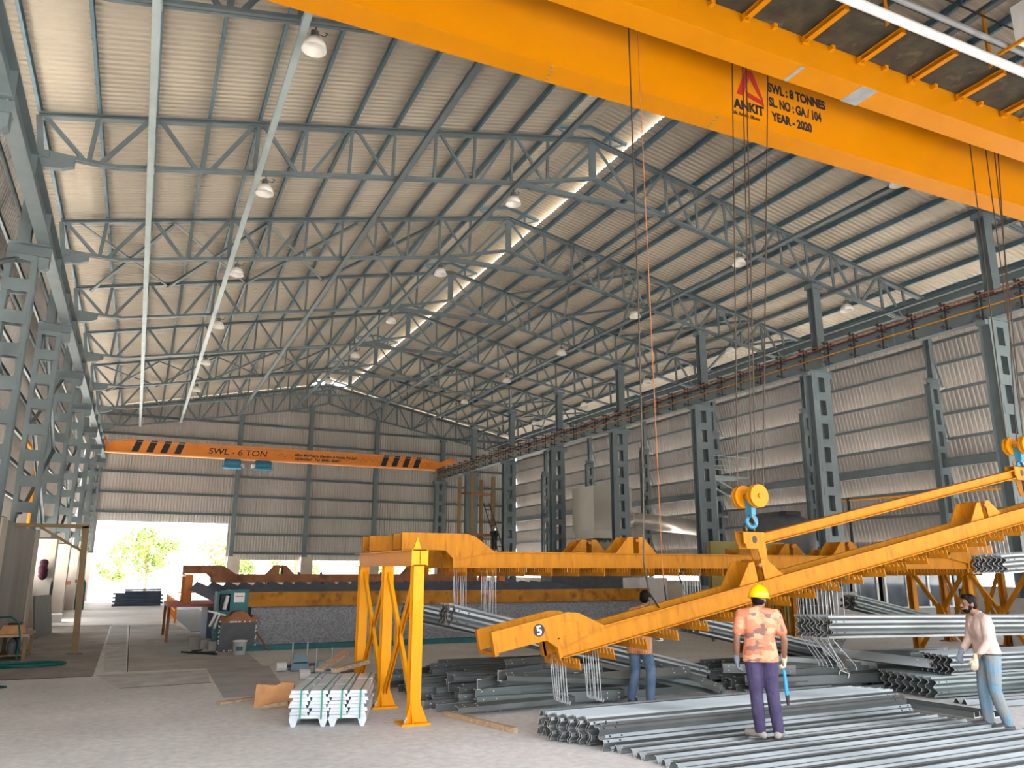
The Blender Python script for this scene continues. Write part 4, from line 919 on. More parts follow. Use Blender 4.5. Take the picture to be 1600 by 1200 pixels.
for k, y in enumerate((21.7, 21.95, 22.25, 22.5)): tag(MB().lathe([(.01, 0), (.09, 0), (.09, .26), (.03, .34), (.01, .34)], (-2.35, y, .13), 12).build('dark_canister', 'black' if k % 2 else 'grey'), 'dark canister on the lower shelf of the small table, %s from the camera' % NTH[k], 'canister', 'canisters under the small table')
b = MB(); pts = [(-2.7, 21.4, .95), (-2.4, 21.3, .97), (-2.22, 21.2, .85), (-2.14, 21.1, .5), (-2.16, 21.0, .1), (-2.1, 20.7, .03)]
for k in range(60):
    a = k * 2 * PI / 20; pts.append((-1.9 + (.72 + .03 * math.sin(k)) * math.cos(a), 20.3 + (.33 + .03 * math.cos(2 * k)) * math.sin(a), .025 + .014 * (k // 20)))
b.path(pts, .02, 6); tag(b.build('coiled_hose', 'hose', None, True), 'green hose coiled on the floor at the left edge and rising over the table', 'hose')
tag(MB().path([(-2.7, 17.2, .02), (-2.0, 17.0, .02), (-1.82, 16.8, .02), (-2.1, 16.5, .02), (-2.8, 16.3, .02)], .018).build('hose_end', 'hose', None, True), 'loop of green hose on the floor nearer the camera', 'hose')
tag(MB().prism([(-2.5, 27.75, 0), (-2.28, 30.5, .0), (-2.45, 30.6, 1.2), (-2.66, 28.0, 1.24)], (.05, 0, 0)).build('slate_board', 'grey'), 'big dark board leaning on the left wall beyond the small table', 'board')
b = MB()
for i in range(26): b.ell((-3.25 + .05 * random.random() + .25, 33.55 - .5 * random.random(), 1.75 + .5 * random.random()), (.13, .14, .14), 8, 5)
tag(b.build('cloth_bundle', 'maroon', None, True), 'dark maroon bundle hanging on the left pedestals', 'bundle')
tag(MB().path([(-2.64, 33.4 + .3 * math.cos(a), 1.3 + .28 * math.sin(a)) for a in [2 * PI * i / 20 for i in range(21)]], .025).build('hanging_hose_ring', 'black', None, True), 'black hose ring hanging below the maroon bundle', 'hose')
t = thing('gas_cylinder', 'tall teal gas cylinder standing by the left pedestals', 'gas cylinder', (-2.4, 47.3, 0))
MB().lathe([(.01, 0), (.22, 0), (.22, 1.3), (.12, 1.5), (.05, 1.56), (.01, 1.56)], (-2.4, 47.3, 0), 16).build('cylinder_body', 'teal', t, True); MB().lathe([(.01, 1.56), (.06, 1.56), (.06, 1.72), (.01, 1.72)], (-2.4, 47.3, 0), 10).build('valve', 'midgrey', t)
for k, y in enumerate((40.3, 46.6)): tag(MB().box(-2.68, -2.5, y, y + .5, 1.35, 1.5).build('valve_box', 'shot'), 'reddish valve fitting on the left pedestals, %s' % ('nearer', 'farther')[k], 'valve', 'valve fittings on the left pedestals')
tag(MB().box(-2.72, -2.7, 21.0, 21.25, 1.3, 1.62).build('wall_switch', 'lampwhite'), 'white switch plate on the grey lining at the left edge', 'switch')
tag(MB().box(-3.2, -2.4, 36.2, 36.65, 0, .32).build('kerb_block', 'white'), 'white block at the foot of the left pedestals', 'block')
# yellow barrier
t = thing('barrier_fence', 'orange-yellow barrier fence right of the far doorway lane', 'fence', (1.6, 39, 0))
for y in (34.0, 37.2, 40.4, 43.6): MB().box(1.57, 1.63, y - .03, y + .03, 0, .85).build('fence_post', 'orange', t)
for z in (.82, .45, .1): MB().box(1.58, 1.62, 34, 43.6, z - .03, z + .03).build('fence_rail', 'orange', t)
for i in range(40): MB().box(1.59, 1.61, 34.2 + i * .235, 34.23 + i * .235, .1, .8).build('fence_bar', 'orange', t)
MB().tube((1.6, 43.6, .9), (4.6, 43.6, .9), .03).build('side_rail', 'midgrey', t)
# stack of dark rails in the doorway lane
for k in range(9):
    for i in range(3):
        if k > 7 and i == 0: continue
        L = 2.5 if k < 7 else 1.9; dx = .6 if k >= 7 else .12 * (k % 2)
        tag(orient(wrail(L, 'bluesheet'), (-.95 + dx, 50.6 + .34 * i, .005 + .105 * k), (-.95 + L + dx, 50.9 + .34 * i, .005 + .105 * k), (0, 0, 1)), 'dark rail in the stack in the far doorway lane, %s tier from the floor' % NTH[k], 'guard rail', 'rails stacked in the doorway lane tier %s' % NTH[k])

# ------------------------------------------------------------------ right background
t = thing('fume_hood', 'big khaki fume hood over a round furnace beyond the right columns', 'fume hood', (24, 39.5, 0))
MB().box(22.78, 25.3, 37.9, 40.3, 4.25, 6.65).build('hood_box', 'hood', t)
b = MB(); lo = [(22.9, 38.1, 3.75), (25.2, 38.1, 3.75), (25.2, 40.1, 3.75), (22.9, 40.1, 3.75)]; hi = [(22.78, 37.9, 4.25), (25.3, 37.9, 4.25), (25.3, 40.3, 4.25), (22.78, 40.3, 4.25)]
b.add(lo + hi, [(0, 1, 2, 3), (4, 5, 6, 7), (0, 1, 5, 4), (1, 2, 6, 5), (2, 3, 7, 6), (3, 0, 4, 7)]); b.build('hood_skirt', 'hood', t)
MB().lathe([(.01, 0), (1.25, 0), (1.25, 3.0), (1.32, 3.0), (1.32, 3.15), (1.25, 3.15), (1.25, 3.55), (1.05, 3.7), (.01, 3.7)], (24, 39.2, 0), 28).build('furnace_shell', 'hood', t, True)
b = MB()
for i in range(14): a = PI + PI * i / 13; b.box(24 + 1.27 * math.cos(a) - .04, 24 + 1.27 * math.cos(a) + .04, 39.2 + 1.27 * math.sin(a) - .04, 39.2 + 1.27 * math.sin(a) + .04, 3.55, 3.65)
o = b.build('rim_bolts', 'black', t); o['kind'] = 'stuff'
t = thing('exhaust_duct', 'silvery round exhaust duct with a vertical leg beyond the columns', 'duct', (23.95, 35.5, 0))
MB().tube((23.95, 35.5, 0), (23.95, 35.5, 4.6), .36, 24).build('vertical_leg', 'hood', t, True); MB().tube((23.6, 35.5, 4.62), (27.8, 35.4, 4.32), .42, 24).build('horizontal_run', 'duct', t, True)
MB().lathe([(.01, 0), (.40, 0), (.40, .25), (.3, .45), (.01, .45)], (23.9, 35.5, 4.55), 20).build('elbow_cap', 'hood', t, True)
t = thing('small_tank', 'dark pitched tank lid in front of the furnace', 'lid', (21, 33, 0))
MB().box(19.2, 21.3, 32.4, 33.6, 0, 2.2).build('tank_box', 'grey', t); MB().prism([(19.1, 32.3, 2.2), (21.4, 32.3, 2.2), (20.6, 32.3, 2.75), (19.9, 32.3, 2.75)], (0, 1.4, 0)).build('pitched_lid', 'grey', t)
t = thing('sheet_screen', 'olive-green spattered sheet screen behind the left hanger', 'screen', (16.9, 19, 0))
MB().box(15.4, 18.3, 19.0, 19.06, 1.2, 2.86).build('upper_sheet', 'olive', t)
b = MB()
for i in range(24): b.box(15.45 + i * .12, 15.52 + i * .12, 19.0, 19.05, .1, 1.2)
o = b.build('ribbed_skirt', 'olive', t); o['kind'] = 'stuff'
for x in (15.45, 18.25): MB().box(x - .05, x + .05, 19.06, 19.16, 0, 2.86).build('post', 'brown', t)
t = thing('office_cabin', 'grey office cabin with white-framed windows beyond the right columns', 'cabin', (24.5, 22, 0))
M['cabin'] = mat('cabin_grey', (.33, .32, .31), .6, 0, .08, 2)
MB().box(22.9, 28.0, 20.62, 24.4, 0, .75).build('lower_wall', 'cabin', t); MB().box(22.9, 28.0, 20.62, 24.4, 2.0, 2.6).build('upper_wall', 'cabin', t); MB().box(23.2, 27.9, 20.9, 24.2, .75, 2.0).build('dark_interior', 'black', t)
for x in (22.95, 24.05, 24.45, 25.55, 26.7, 27.95): MB().box(x - .05, x + .05, 20.58, 20.68, .7, 2.05).build('window_mullion', 'white', t)
for z in (.72, 2.02): MB().box(22.9, 28.0, 20.57, 20.66, z - .03, z + .03).build('window_rail', 'white', t)
for x0, x1 in ((23.0, 24.0), (24.5, 25.5), (25.6, 26.65), (26.75, 27.9)): MB().box(x0, x1, 20.62, 20.63, .75, 2.0).build('pane', 'glass', t)
tag(MB().box(19.25, 20.35, 20.25, 20.3, 2.42, 2.56).build('strip_lamp', 'tube'), 'bluish lit strip lamp below the olive screen', 'lamp')
b = MB().box(18.6, 20.4, 20.3, 20.45, 2.3, 2.75); b.box(18.62, 18.7, 20.32, 20.42, 0, 2.3); b.box(20.3, 20.38, 20.32, 20.42, 0, 2.3); tag(b.build('lamp_board', 'black'), 'dark board on two posts carrying the lit strip lamp', 'board')
tag(MB().box(15.55, 16.7, 23.0, 24.0, 0, 1.76).build('white_cubicle', 'white'), 'white cubicle behind the stooping man', 'cubicle')
tag(MB().box(15.9, 18.1, 30, 31, 0, 1.8).build('dark_cabinet', 'grey'), 'dark cabinet row behind the tank', 'cabinet')
tag(MB().box(17.2, 19.2, 21.9, 22.6, 0, 1.5).build('grey_machine', 'midgrey'), 'grey machine behind the olive screen', 'machine')
b = MB(); b.path([(8.9, 12.3, 1.35), (8.85, 12.3, 1.9), (9.0, 12.3, 2.03), (9.2, 12.3, 1.9), (9.45, 12.3, 1.35)], .014); tag(b.build('cable_loop', 'black'), 'black cable loop hanging under the nearer beam', 'cable')
# brown scaffold tower and ladder
t = thing('scaffold_tower', 'tall brown scaffold of four posts near the far right corner', 'scaffold', (20, 48.5, 0))
for x, y, h in ((18.7, 48, 7.9), (19.4, 47.6, 8.2), (20.5, 48.6, 7.9), (21.1, 48.0, 8.1)): MB().sect((x, y, 0), (x, y, h), I_sec(.2, .2, .02, .014), (0, 1, 0)).build('post', 'brown', t)
for z in (6.9, 4.25, 1.9):
    for p, q in (((18.7, 48), (20.5, 48.6)), ((19.4, 47.6), (21.1, 48)), ((18.7, 48), (19.4, 47.6)), ((20.5, 48.6), (21.1, 48))): MB().bar((*p, z), (*q, z), .08, .16 if z < 5 else .1).build('cross_rail', 'rust', t)
MB().prism([(18.8, 48.0, 3.2), (19.5, 47.65, 3.2), (21.1, 48.0, 3.2), (20.5, 48.6, 3.2)], (0, 0, .06)).build('deck', 'brown', t)
t = thing('ladder', 'dark ladder leaning on the scaffold beside the welder', 'ladder', (21.2, 47.5, 0))
for dx in (0, .4): MB().tube((21.6 + dx, 47.3, 2.0), (20.3 + dx, 47.75, 6.3), .03).build('rail', 'black', t)
for i in range(12): a = i / 12; MB().tube((21.6 - 1.3 * a, 47.3 + .45 * a, 2.2 + 4.3 * a * .93), (22.0 - 1.3 * a, 47.3 + .45 * a, 2.2 + 4.3 * a * .93), .02).build('rung', 'black', t)
# raised access platform on the right wall
t = thing('wall_platform', 'pale railed access platform high on the right wall, with ladder', 'platform', (27, 31.5, 6.4))
MB().box(25.6, 28.0, 31.2, 32.4, 6.55, 6.65).build('platform_deck', 'strut', t)
for x in (25.6, 26.8, 28.0):
    for y in (31.2, 32.4): MB().tube((x, y, 6.65), (x, y, 7.65), .025).build('railing_post', 'strut', t)
for z in (7.15, 7.65):
    for y in (31.2, 32.4): MB().tube((25.6, y, z), (28, y, z), .02).build('railing', 'strut', t)
    MB().tube((25.6, 31.2, z), (25.6, 32.4, z), .02).build('railing', 'strut', t)
for y in (31.3, 32.3): MB().bar((28.0, y, 5.6), (25.8, y, 6.55), .06, .06).build('bracket', 'strut', t)
for dx in (0, .4): MB().tube((25.3 + dx, 31.0, 1.0), (25.3 + dx, 31.0, 6.6), .02).build('ladder_rail', 'strut', t)
for i in range(14): MB().tube((25.3, 31.0, 1.2 + i * .38), (25.7, 31.0, 1.2 + i * .38), .015).build('rung', 'strut', t)

# ------------------------------------------------------------------ outdoors
def tree(x, y, h, r, seed, label, n=900, trunk=.12):
    random.seed(seed); t = thing('tree', label, 'tree', (x, y, -.26), 'trees outside')
    b = MB(); b.path([(x, y, -.3), (x + .1, y, h * .3), (x - .05, y, h * .6), (x + .1, y, h * .85)], trunk, 7)
    cl = []
    for i in range(11):
        a = random.uniform(0, 2 * PI); rr = r * random.uniform(.3, 1); z = h * random.uniform(.45, 1); c = V3((x + rr * math.cos(a), y + rr * math.sin(a) * .7, z)); cl.append((c, r * random.uniform(.2, .42)))
        b.path([(x, y, h * .3), (x + .5 * (c.x - x), y + .5 * (c.y - y), (h * .3 + z) / 2 - .1), tuple(c)], trunk * .3, 5)
    b.build('trunk', 'bark', t)
    f = MB()
    for i in range(n):
        c, s = random.choice(cl); d = V3((random.gauss(0, 1), random.gauss(0, 1), random.gauss(0, .8))); p = c + d * s * .55
        u = V3((random.gauss(0, 1), random.gauss(0, 1), random.gauss(0, 1))).normalized(); w = u.orthogonal().normalized(); q = .2
        f.add([p - u * q, p + w * q * .5, p + u * q, p - w * q * .5], [(0, 1, 2, 3)])
    f.build('foliage', 'leaf', t)
tree(.9, 75, 5.0, 3.0, 3, 'pale sunlit tree seen through the far doorway', 1500)
tree(-2.0, 82, 2.6, 1.4, 8, 'low bush left of the tree outside the far doorway', 400, .06)
for i, (x, y) in enumerate(((8, 78), (14.5, 82), (21, 77), (27.5, 81))): tree(x, y, 4.4, 2.9, 20 + i, 'bushy tree seen under the far end wall, %s from the left' % NTH[i], 1300)
tag(MB().box(-12, 0.0, 96, 96.4, -.26, 1.5).build('boundary_wall', 'white'), 'long white boundary wall outside the far doorway', 'wall')
t = thing('roadside_building', 'pale building with a red roof line outside the far doorway', 'building', (6, 88, -.26))
MB().box(4.3, 12, 88, 92, -.26, 3.5).build('wall', 'white', t); MB().box(4.1, 12.2, 87.8, 92.2, 3.5, 3.75).build('roof_edge', 'redroof', t)
tag(MB().box(-2.95, -2.66, 61.1, 61.44, 1.26, 2.2).build('red_box', 'redroof'), 'red box on the low wall beside the far doorway', 'box')
# pipes and vessel seen against the side walls
tag(MB().path([(-3.5, 28.2, 5.95), (-3.5, 31.9, 5.9), (-3.5, 32.2, 5.75), (-3.5, 32.2, 3.3)], .07, 10).build('yellow_pipe', 'jig', None, True), 'orange-yellow pipe running along the left wall and turning down behind the laced columns', 'pipe')
tag(MB().tube((27.5, 17.0, 4.85), (27.5, 25.6, 4.97), .035, 8).build('yellow_handrail', 'standyellow'), 'thin yellow rail along the right wall behind the raised beams', 'rail')
tag(MB().tube((27.5, 24.6, 0), (27.5, 24.6, 5.05), .06, 8).build('dark_pole', 'black'), 'black pole by the right wall carrying the thin yellow rail', 'pole')
t = thing('storage_vessel', 'dark round-topped vessel behind the spreader beam', 'vessel', (25, 26, 0))
MB().lathe([(.01, 0), (1.55, 0), (1.55, 3.5), (1.35, 4.05), (.8, 4.4), (.01, 4.5)], (24.9, 26.2, 0), 28).build('vessel_body', 'grey', t, True)
MB().box(24.2, 25.0, 24.9, 25.3, 4.25, 4.42).build('vessel_fitting', 'black', t)
# ------------------------------------------------------------------ people
def cloth_mat(name, kind, cols, rough=.85):
    m = bpy.data.materials.new(name); m.use_nodes = True; n = m.node_tree.nodes; l = m.node_tree.links; b = n['Principled BSDF']; b.inputs['Roughness'].default_value = rough
    tc = n.new('ShaderNodeTexCoord'); mp = n.new('ShaderNodeMapping'); l.new(tc.outputs['Object'], mp.inputs[0])
    def ramp(src, stops, const=True):
        r = n.new('ShaderNodeValToRGB'); l.new(src, r.inputs[0]); r.color_ramp.interpolation = 'CONSTANT' if const else 'LINEAR'
        e = r.color_ramp.elements; e[0].position, e[0].color = stops[0][0], stops[0][1] + (1,); e[1].position, e[1].color = stops[1][0], stops[1][1] + (1,)
        for p, c in stops[2:]: q = e.new(p); q.color = c + (1,)
        return r.outputs[0]
    if kind == 'camo':
        mp.inputs['Scale'].default_value = (9, 9, 17); v = n.new('ShaderNodeTexVoronoi'); v.inputs['Scale'].default_value = 1; v.distance = 'CHEBYCHEV'; l.new(mp.outputs[0], v.inputs['Vector'])
        sp = n.new('ShaderNodeSeparateColor'); l.new(v.outputs['Color'], sp.inputs[0]); out = ramp(sp.outputs[0], [(0, cols[0]), (.36, cols[1]), (.62, cols[2]), (.84, cols[3])])
    elif kind == 'stripe':
        mp.inputs['Scale'].default_value = (8.5, 8.5, 0); w = n.new('ShaderNodeTexWave'); w.inputs['Scale'].default_value = 1; w.inputs['Distortion'].default_value = .3; l.new(mp.outputs[0], w.inputs['Vector'])
        out = ramp(w.outputs[0], [(0, cols[0]), (.45, cols[1]), (.62, cols[2]), (.75, cols[1]), (.9, cols[3])])
    else:
        z = n.new('ShaderNodeTexNoise'); z.inputs['Scale'].default_value = 5; z.inputs['Detail'].default_value = 5; l.new(mp.outputs[0], z.inputs['Vector']); out = ramp(z.outputs[0], [(.42, cols[0]), (.66, cols[1])], False)
    z2 = n.new('ShaderNodeTexNoise'); z2.inputs['Scale'].default_value = 14; z2.inputs['Detail'].default_value = 3; l.new(tc.outputs['Object'], z2.inputs['Vector'])
    bp = n.new('ShaderNodeBump'); bp.inputs['Strength'].default_value = .5; bp.inputs['Distance'].default_value = .03; l.new(z2.outputs[0], bp.inputs['Height']); l.new(bp.outputs[0], b.inputs['Normal'])
    l.new(out, b.inputs['Base Color']); return m
M['skin'] = mat('skin', (.20, .095, .055), .55, 0, .1, 8)
M['hair'] = mat('black_hair', (.008, .007, .007), .5, 0, .3, 30, bump=.4)
M['hair'].node_tree.nodes['Principled BSDF'].inputs['Specular IOR Level'].default_value = .08
M['camo'] = cloth_mat('orange_print_cloth', 'camo', [(.55, .20, .11), (.64, .30, .17), (.50, .16, .08), (.22, .11, .09)])
M['check'] = cloth_mat('orange_check_cloth', 'stripe', [(.58, .22, .05), (.52, .25, .10), (.19, .13, .26), (.60, .36, .20)])
M['pink'] = cloth_mat('dusty_pink_cloth', 'plain', [(.60, .455, .40), (.42, .32, .26)])
M['navy'] = cloth_mat('navy_cloth', 'plain', [(.045, .032, .085), (.065, .05, .11)])
M['jeans'] = cloth_mat('blue_denim', 'plain', [(.07, .12, .20), (.12, .17, .25)])
M['palejeans'] = cloth_mat('pale_dusty_denim', 'plain', [(.15, .25, .33), (.25, .235, .20)])
M['shoegrey'] = mat('grey_shoe', (.33, .30, .26), .8, 0, .2, 14)
M['shoedark'] = mat('dark_shoe', (.06, .055, .06), .8, 0, .3, 14)
M['glovecream'] = mat('cream_glove', (.62, .52, .36), .85, 0, .12, 14)
M['glovegrey'] = mat('grey_glove', (.17, .19, .23), .85, 0, .2, 14)
M['helmet'] = mat('yellow_helmet', (.88, .50, .0), .25, 0, .02, 3)
M['darkcloth'] = cloth_mat('dark_work_clothes', 'plain', [(.012, .012, .018), (.03, .03, .035)])

class Blob:
    def __init__(s): s.b = MB()
    def cap(s, *pts):                                  # chain of (point, radius)
        for (p, r), (q, t) in zip(pts, pts[1:]):
            s.b.tube(p, q, r, 12, t)
        for p, r in pts: s.b.ell(p, r, 12, 8)
        return s
    def ell(s, c, r): s.b.ell(c, r, 16, 10); return s
    def make(s, name, m, parent, vox=.012, sm=4, cut=None):
        me = bpy.data.meshes.new(name); me.from_pydata([tuple(p) for p in s.b.v], [], s.b.f)
        bm = bmesh.new(); bm.from_mesh(me); bmesh.ops.recalc_face_normals(bm, faces=bm.faces); bm.to_mesh(me); bm.free()
        o = bpy.data.objects.new(name, me); COL.objects.link(o)
        r = o.modifiers.new('r', 'REMESH'); r.mode = 'VOXEL'; r.voxel_size = vox
        k = o.modifiers.new('s', 'SMOOTH'); k.factor = .5; k.iterations = sm
        dg = bpy.context.evaluated_depsgraph_get(); m2 = bpy.data.meshes.new_from_object(o.evaluated_get(dg)); bpy.data.objects.remove(o)
        
        if cut:                                         # clean hem: cut the tube of cloth by a plane
            bm = bmesh.new(); bm.from_mesh(m2); bmesh.ops.bisect_plane(bm, geom=bm.verts[:] + bm.edges[:] + bm.faces[:], plane_co=cut[0], plane_no=cut[1], clear_outer=True); bm.to_mesh(m2); bm.free()
        m2.name = name; m2.materials.clear(); m2.materials.append(M[m]); m2.polygons.foreach_set('use_smooth', [True] * len(m2.polygons))
        o = bpy.data.objects.new(name, m2); COL.objects.link(o); o.parent = parent; return o
def lerp(a, b, t): return V3(a) * (1 - t) + V3(b) * t
def hand_caps(B, wrist, d, n, th, curl=.5, g=0):
    """palm, four jointed fingers of different length and a thumb leaving the side of the palm; d points to the fingertips, n out of the palm, th to the thumb side"""
    d, n, th = V3(d).normalized(), V3(n).normalized(), V3(th).normalized(); wrist = V3(wrist)
    for k, (off, L) in enumerate(((.032, .068), (.011, .077), (-.011, .072), (-.031, .056))):
        kn = wrist + d * (.085 - .004 * abs(k - 1)) + th * off
        B.cap((wrist + th * off * .55 + d * .01, .015 + g), (kn, .0115 + g))
        a = 0; p = kn
        for seg, r0, r1 in ((.45, .0105, .0095), (.32, .0095, .0088), (.26, .0088, .0075)):
            a += curl * (.9 + .12 * k); q = p + (d * math.cos(a) + n * math.sin(a)) * L * seg * 1.15; B.cap((p, r0 + g), (q, r1 + g)); p = q
    b = wrist + th * .026 + d * .028
    m_ = b + (th * .72 + d * .62 + n * .3).normalized() * .042; e = m_ + (th * .25 + d * .8 + n * .55 * (.4 + curl)).normalized() * .034
    B.cap((b, .0145 + g), (m_, .0115 + g)); B.cap((m_, .0115 + g), (e, .009 + g))
def person(label, loc, facing, P, shirt, trousers, shoes, gloves=(None, None), sleeves='long', hat=None, beard=False, head_turn=0, s=1.0, fine=.0075, group=None, hem=.07):
    """P: joint positions, local frame: x to the person's right, y forward, z up"""
    t = thing('person', label, 'person', loc, group); OFF[t.name] = V3()
    J = {k: V3(v) for k, v in P.items() if isinstance(v, tuple)}
    sh = {'r': J['sr'], 'l': J['sl']}; el = {'r': J['er'], 'l': J['el']}; wr = {'r': J['wr'], 'l': J['wl']}; hp = {'r': J['hr'], 'l': J['hl']}; kn = {'r': J['kr'], 'l': J['kl']}; an = {'r': J['ar'], 'l': J['al']}; ft = {'r': J['fr'], 'l': J['fl']}
    pel = (hp['r'] + hp['l']) / 2 + V3((0, 0, .03)); chest = (sh['r'] + sh['l']) / 2; hd = J['head']; waist = lerp(pel, chest, .38)
    side = (sh['r'] - sh['l']).normalized()
    hf = Matrix.Rotation(-head_turn, 3, 'Z') @ V3((0, 1, 0)); hs = Matrix.Rotation(-head_turn, 3, 'Z') @ V3((1, 0, 0))
    B = Blob()
    # head and neck
    B.ell(hd + V3((0, 0, .025)), (.078, .092, .10)); B.ell(hd + hf * .02 - V3((0, 0, .05)), (.062, .070, .072)); B.ell(hd + hf * .055 - V3((0, 0, .088)), (.034, .032, .028))
    B.cap((hd + hf * .088 + V3((0, 0, .012)), .010), (hd + hf * .108 - V3((0, 0, .026)), .014)); B.cap((hd + hf * .082 + hs * .035 + V3((0, 0, .03)), .011), (hd + hf * .082 - hs * .035 + V3((0, 0, .03)), .011))
    B.cap((hd + hf * .088 + hs * .018 - V3((0, 0, .06)), .010), (hd + hf * .088 - hs * .018 - V3((0, 0, .06)), .010))
    for q in (-1, 1): B.ell(hd + hs * q * .079 - hf * .008 - V3((0, 0, .01)), (.012, .02, .032))
    neck = chest + V3((0, 0, .05)); B.cap((neck, .062), (hd - hf * .01 - V3((0, 0, .07)), .054))
    # torso
    def torso(B, g=0):
        for q in (-1, 1):
            B.cap((pel + side * q * .075, .105 + g), (waist + side * q * .06, .098 + g), (lerp(waist, chest, .62) + side * q * .075, .112 + g), (chest + side * q * .09 - V3((0, 0, .05)), .085 + g))
            S = sh['r' if q > 0 else 'l']; B.cap((chest + side * q * .04 + V3((0, 0, .015)), .058 + g), (S - V3((0, 0, .01)), .057 + g))
    torso(B); B.cap((pel, .10), (lerp(waist, chest, .6), .112))
    for k in 'rl':
        B.cap((sh[k], .052), (lerp(sh[k], el[k], .5), .048), (el[k], .039), (lerp(el[k], wr[k], .3), .040), (wr[k], .027))
        B.cap((hp[k], .088), (lerp(hp[k], kn[k], .5), .075), (kn[k], .056), (lerp(kn[k], an[k], .35), .056), (an[k], .036)); B.cap((an[k] - V3((0, 0, .02)), .036), (ft[k], .03))
    HD = {}
    for k in 'rl':
        d = V3(P.get('h' + k + 'd', (0, .15, -1))); q = 1 if k == 'r' else -1
        n = V3(P.get('h' + k + 'n', (-q, 0, 0))); th = V3(P.get('h' + k + 't', (0, 1, 0))); c = P.get('curl' + k, .45)
        HD[k] = (wr[k], d, n, th, c); hand_caps(B, *HD[k])
    B.make('body', 'skin', t, fine, 3)
    # shirt
    C = Blob(); torso(C, .018); C.cap((pel, .12), (waist, .118), (lerp(waist, chest, .6), .125)); C.cap((neck - V3((0, 0, .02)), .070), (neck, .064))
    for q in (-1, 1): C.cap((pel + side * q * .078 - V3((0, 0, .12)), .134), (pel + side * q * .078, .132), (waist + side * q * .066, .118))
    C.cap((pel - V3((0, 0, .12)), .13), (pel, .13))
    for k in 'rl':
        if sleeves == 'long': C.cap((sh[k], .068), (lerp(sh[k], el[k], .5), .063), (el[k], .056), (lerp(el[k], wr[k], .5), .052), (lerp(el[k], wr[k], .86), .043))
        else: C.cap((sh[k], .07), (lerp(sh[k], el[k], .45), .068), (lerp(sh[k], el[k], .68), .069))
    C.make('shirt', shirt, t, .011, 3, (pel - V3((0, 0, hem)), (0, 0, -1)))
    T = Blob()
    for k in 'rl': T.cap((hp[k] + V3((0, 0, .06)), .112), (hp[k], .108), (lerp(hp[k], kn[k], .5), .094), (kn[k], .078), (lerp(kn[k], an[k], .5), .076), (an[k] + V3((0, 0, .035)), .066), (an[k] + V3((0, 0, .0)), .064))
    T.cap((hp['r'] + V3((0, 0, .05)), .105), (hp['l'] + V3((0, 0, .05)), .105)); T.make('trousers', trousers, t, .011, 2, (V3((0, 0, .068)), (0, 0, -1)))
    for k in 'rl':
        q = Blob(); dv = ft[k] - an[k]; dv.z = 0; dv.normalize(); q.cap((an[k] - dv * .045 - V3((0, 0, .045)), .043), (an[k] - V3((0, 0, .02)), .052), (lerp(an[k], ft[k], .55) - V3((0, 0, .012)), .05), (ft[k] + dv * .035, .042)); o = q.make('shoe', shoes, t, .009, 3)
        for v in o.data.vertices: v.co.z = max(v.co.z, ft[k].z - .042)
    if hem < 0:
        Q = Blob(); Q.cap((hp['r'] + V3((0, 0, .05)), .1165), (hp['l'] + V3((0, 0, .05)), .1165)); Q.make('belt', 'black', t, .009, 1, (hp['r'] + V3((0, 0, .035)), (0, 0, -1)))
    for k, gm in zip('rl', gloves):
        if gm:
            G = Blob(); hand_caps(G, *HD[k], g=.0035); d = V3(HD[k][1]).normalized(); G.cap((wr[k] - d * .05, .036), (wr[k] + d * .02, .031)); G.make('glove', gm, t, .0055, 2)
    if hat != 'helmet':
        Hh = Blob(); Hh.ell(hd - hf * .012 + V3((0, 0, .055)), (.084, .094, .082)); Hh.ell(hd - hf * .045 + V3((0, 0, .005)), (.078, .06, .085)); Hh.ell(hd + hf * .045 + V3((0, 0, .098)), (.06, .048, .034))
        for q in (-1, 1): Hh.ell(hd + hs * q * .073 + hf * .012 + V3((0, 0, .03)), (.013, .03, .035))
        Hh.make('hair', 'hair', t, .008, 2)
    if hat == 'helmet':
        Hh = Blob(); Hh.ell(hd - hf * .03 - V3((0, 0, .01)), (.077, .068, .07)); Hh.make('hair', 'hair', t, .008, 2)
        b = MB(); c = hd + V3((0, 0, .035)); nu, nv = 32, 10; vs = []
        tilt = Matrix.Rotation(-.10, 3, hs)
        for j in range(nv + 1):
            ph = PI / 2 * j / nv
            for i in range(nu):
                a = 2 * PI * i / nu; rr = math.cos(ph); ridge = 1 + (.035 if abs(math.cos(a)) < .16 or j > nv - 2 else 0) * (j > 3)
                vs.append(c + tilt @ (hs * (.118 * rr * math.cos(a)) + hf * (.142 * rr * math.sin(a)) + V3((0, 0, .142 * math.sin(ph) * ridge))))
        b.add(vs, [(j * nu + i, j * nu + (i + 1) % nu, (j + 1) * nu + (i + 1) % nu, (j + 1) * nu + i) for j in range(nv) for i in range(nu)])
        b.build('helmet_shell', 'helmet', t, True)
        b = MB(); ring = []
        for rr, z in ((1.0, .0), (1.11, -.014), (1.11, -.02), (.97, -.012)):
            for i in range(nu):
                a = 2 * PI * i / nu; ex = .035 * max(0, math.sin(a)) if rr > 1.05 else 0
                ring.append(c + tilt @ (hs * (.118 * rr * math.cos(a)) + hf * (.142 * rr * math.sin(a) + ex) + V3((0, 0, z))))
        b.add(ring, [(j * nu + i, j * nu + (i + 1) % nu, ((j + 1) % 4) * nu + (i + 1) % nu, ((j + 1) % 4) * nu + i) for j in range(4) for i in range(nu)])
        b.build('helmet_brim', 'helmet', t, True)
        b = MB(); b.bar(c + tilt @ V3((0, 0, 0)) + hs * .10 - V3((0, 0, .01)), c + hs * .085 + hf * .05 - V3((0, 0, .13)), .012, .004); b.bar(c - hs * .10 - V3((0, 0, .01)), c - hs * .085 + hf * .05 - V3((0, 0, .13)), .012, .004); b.build('chin_strap', 'black', t)
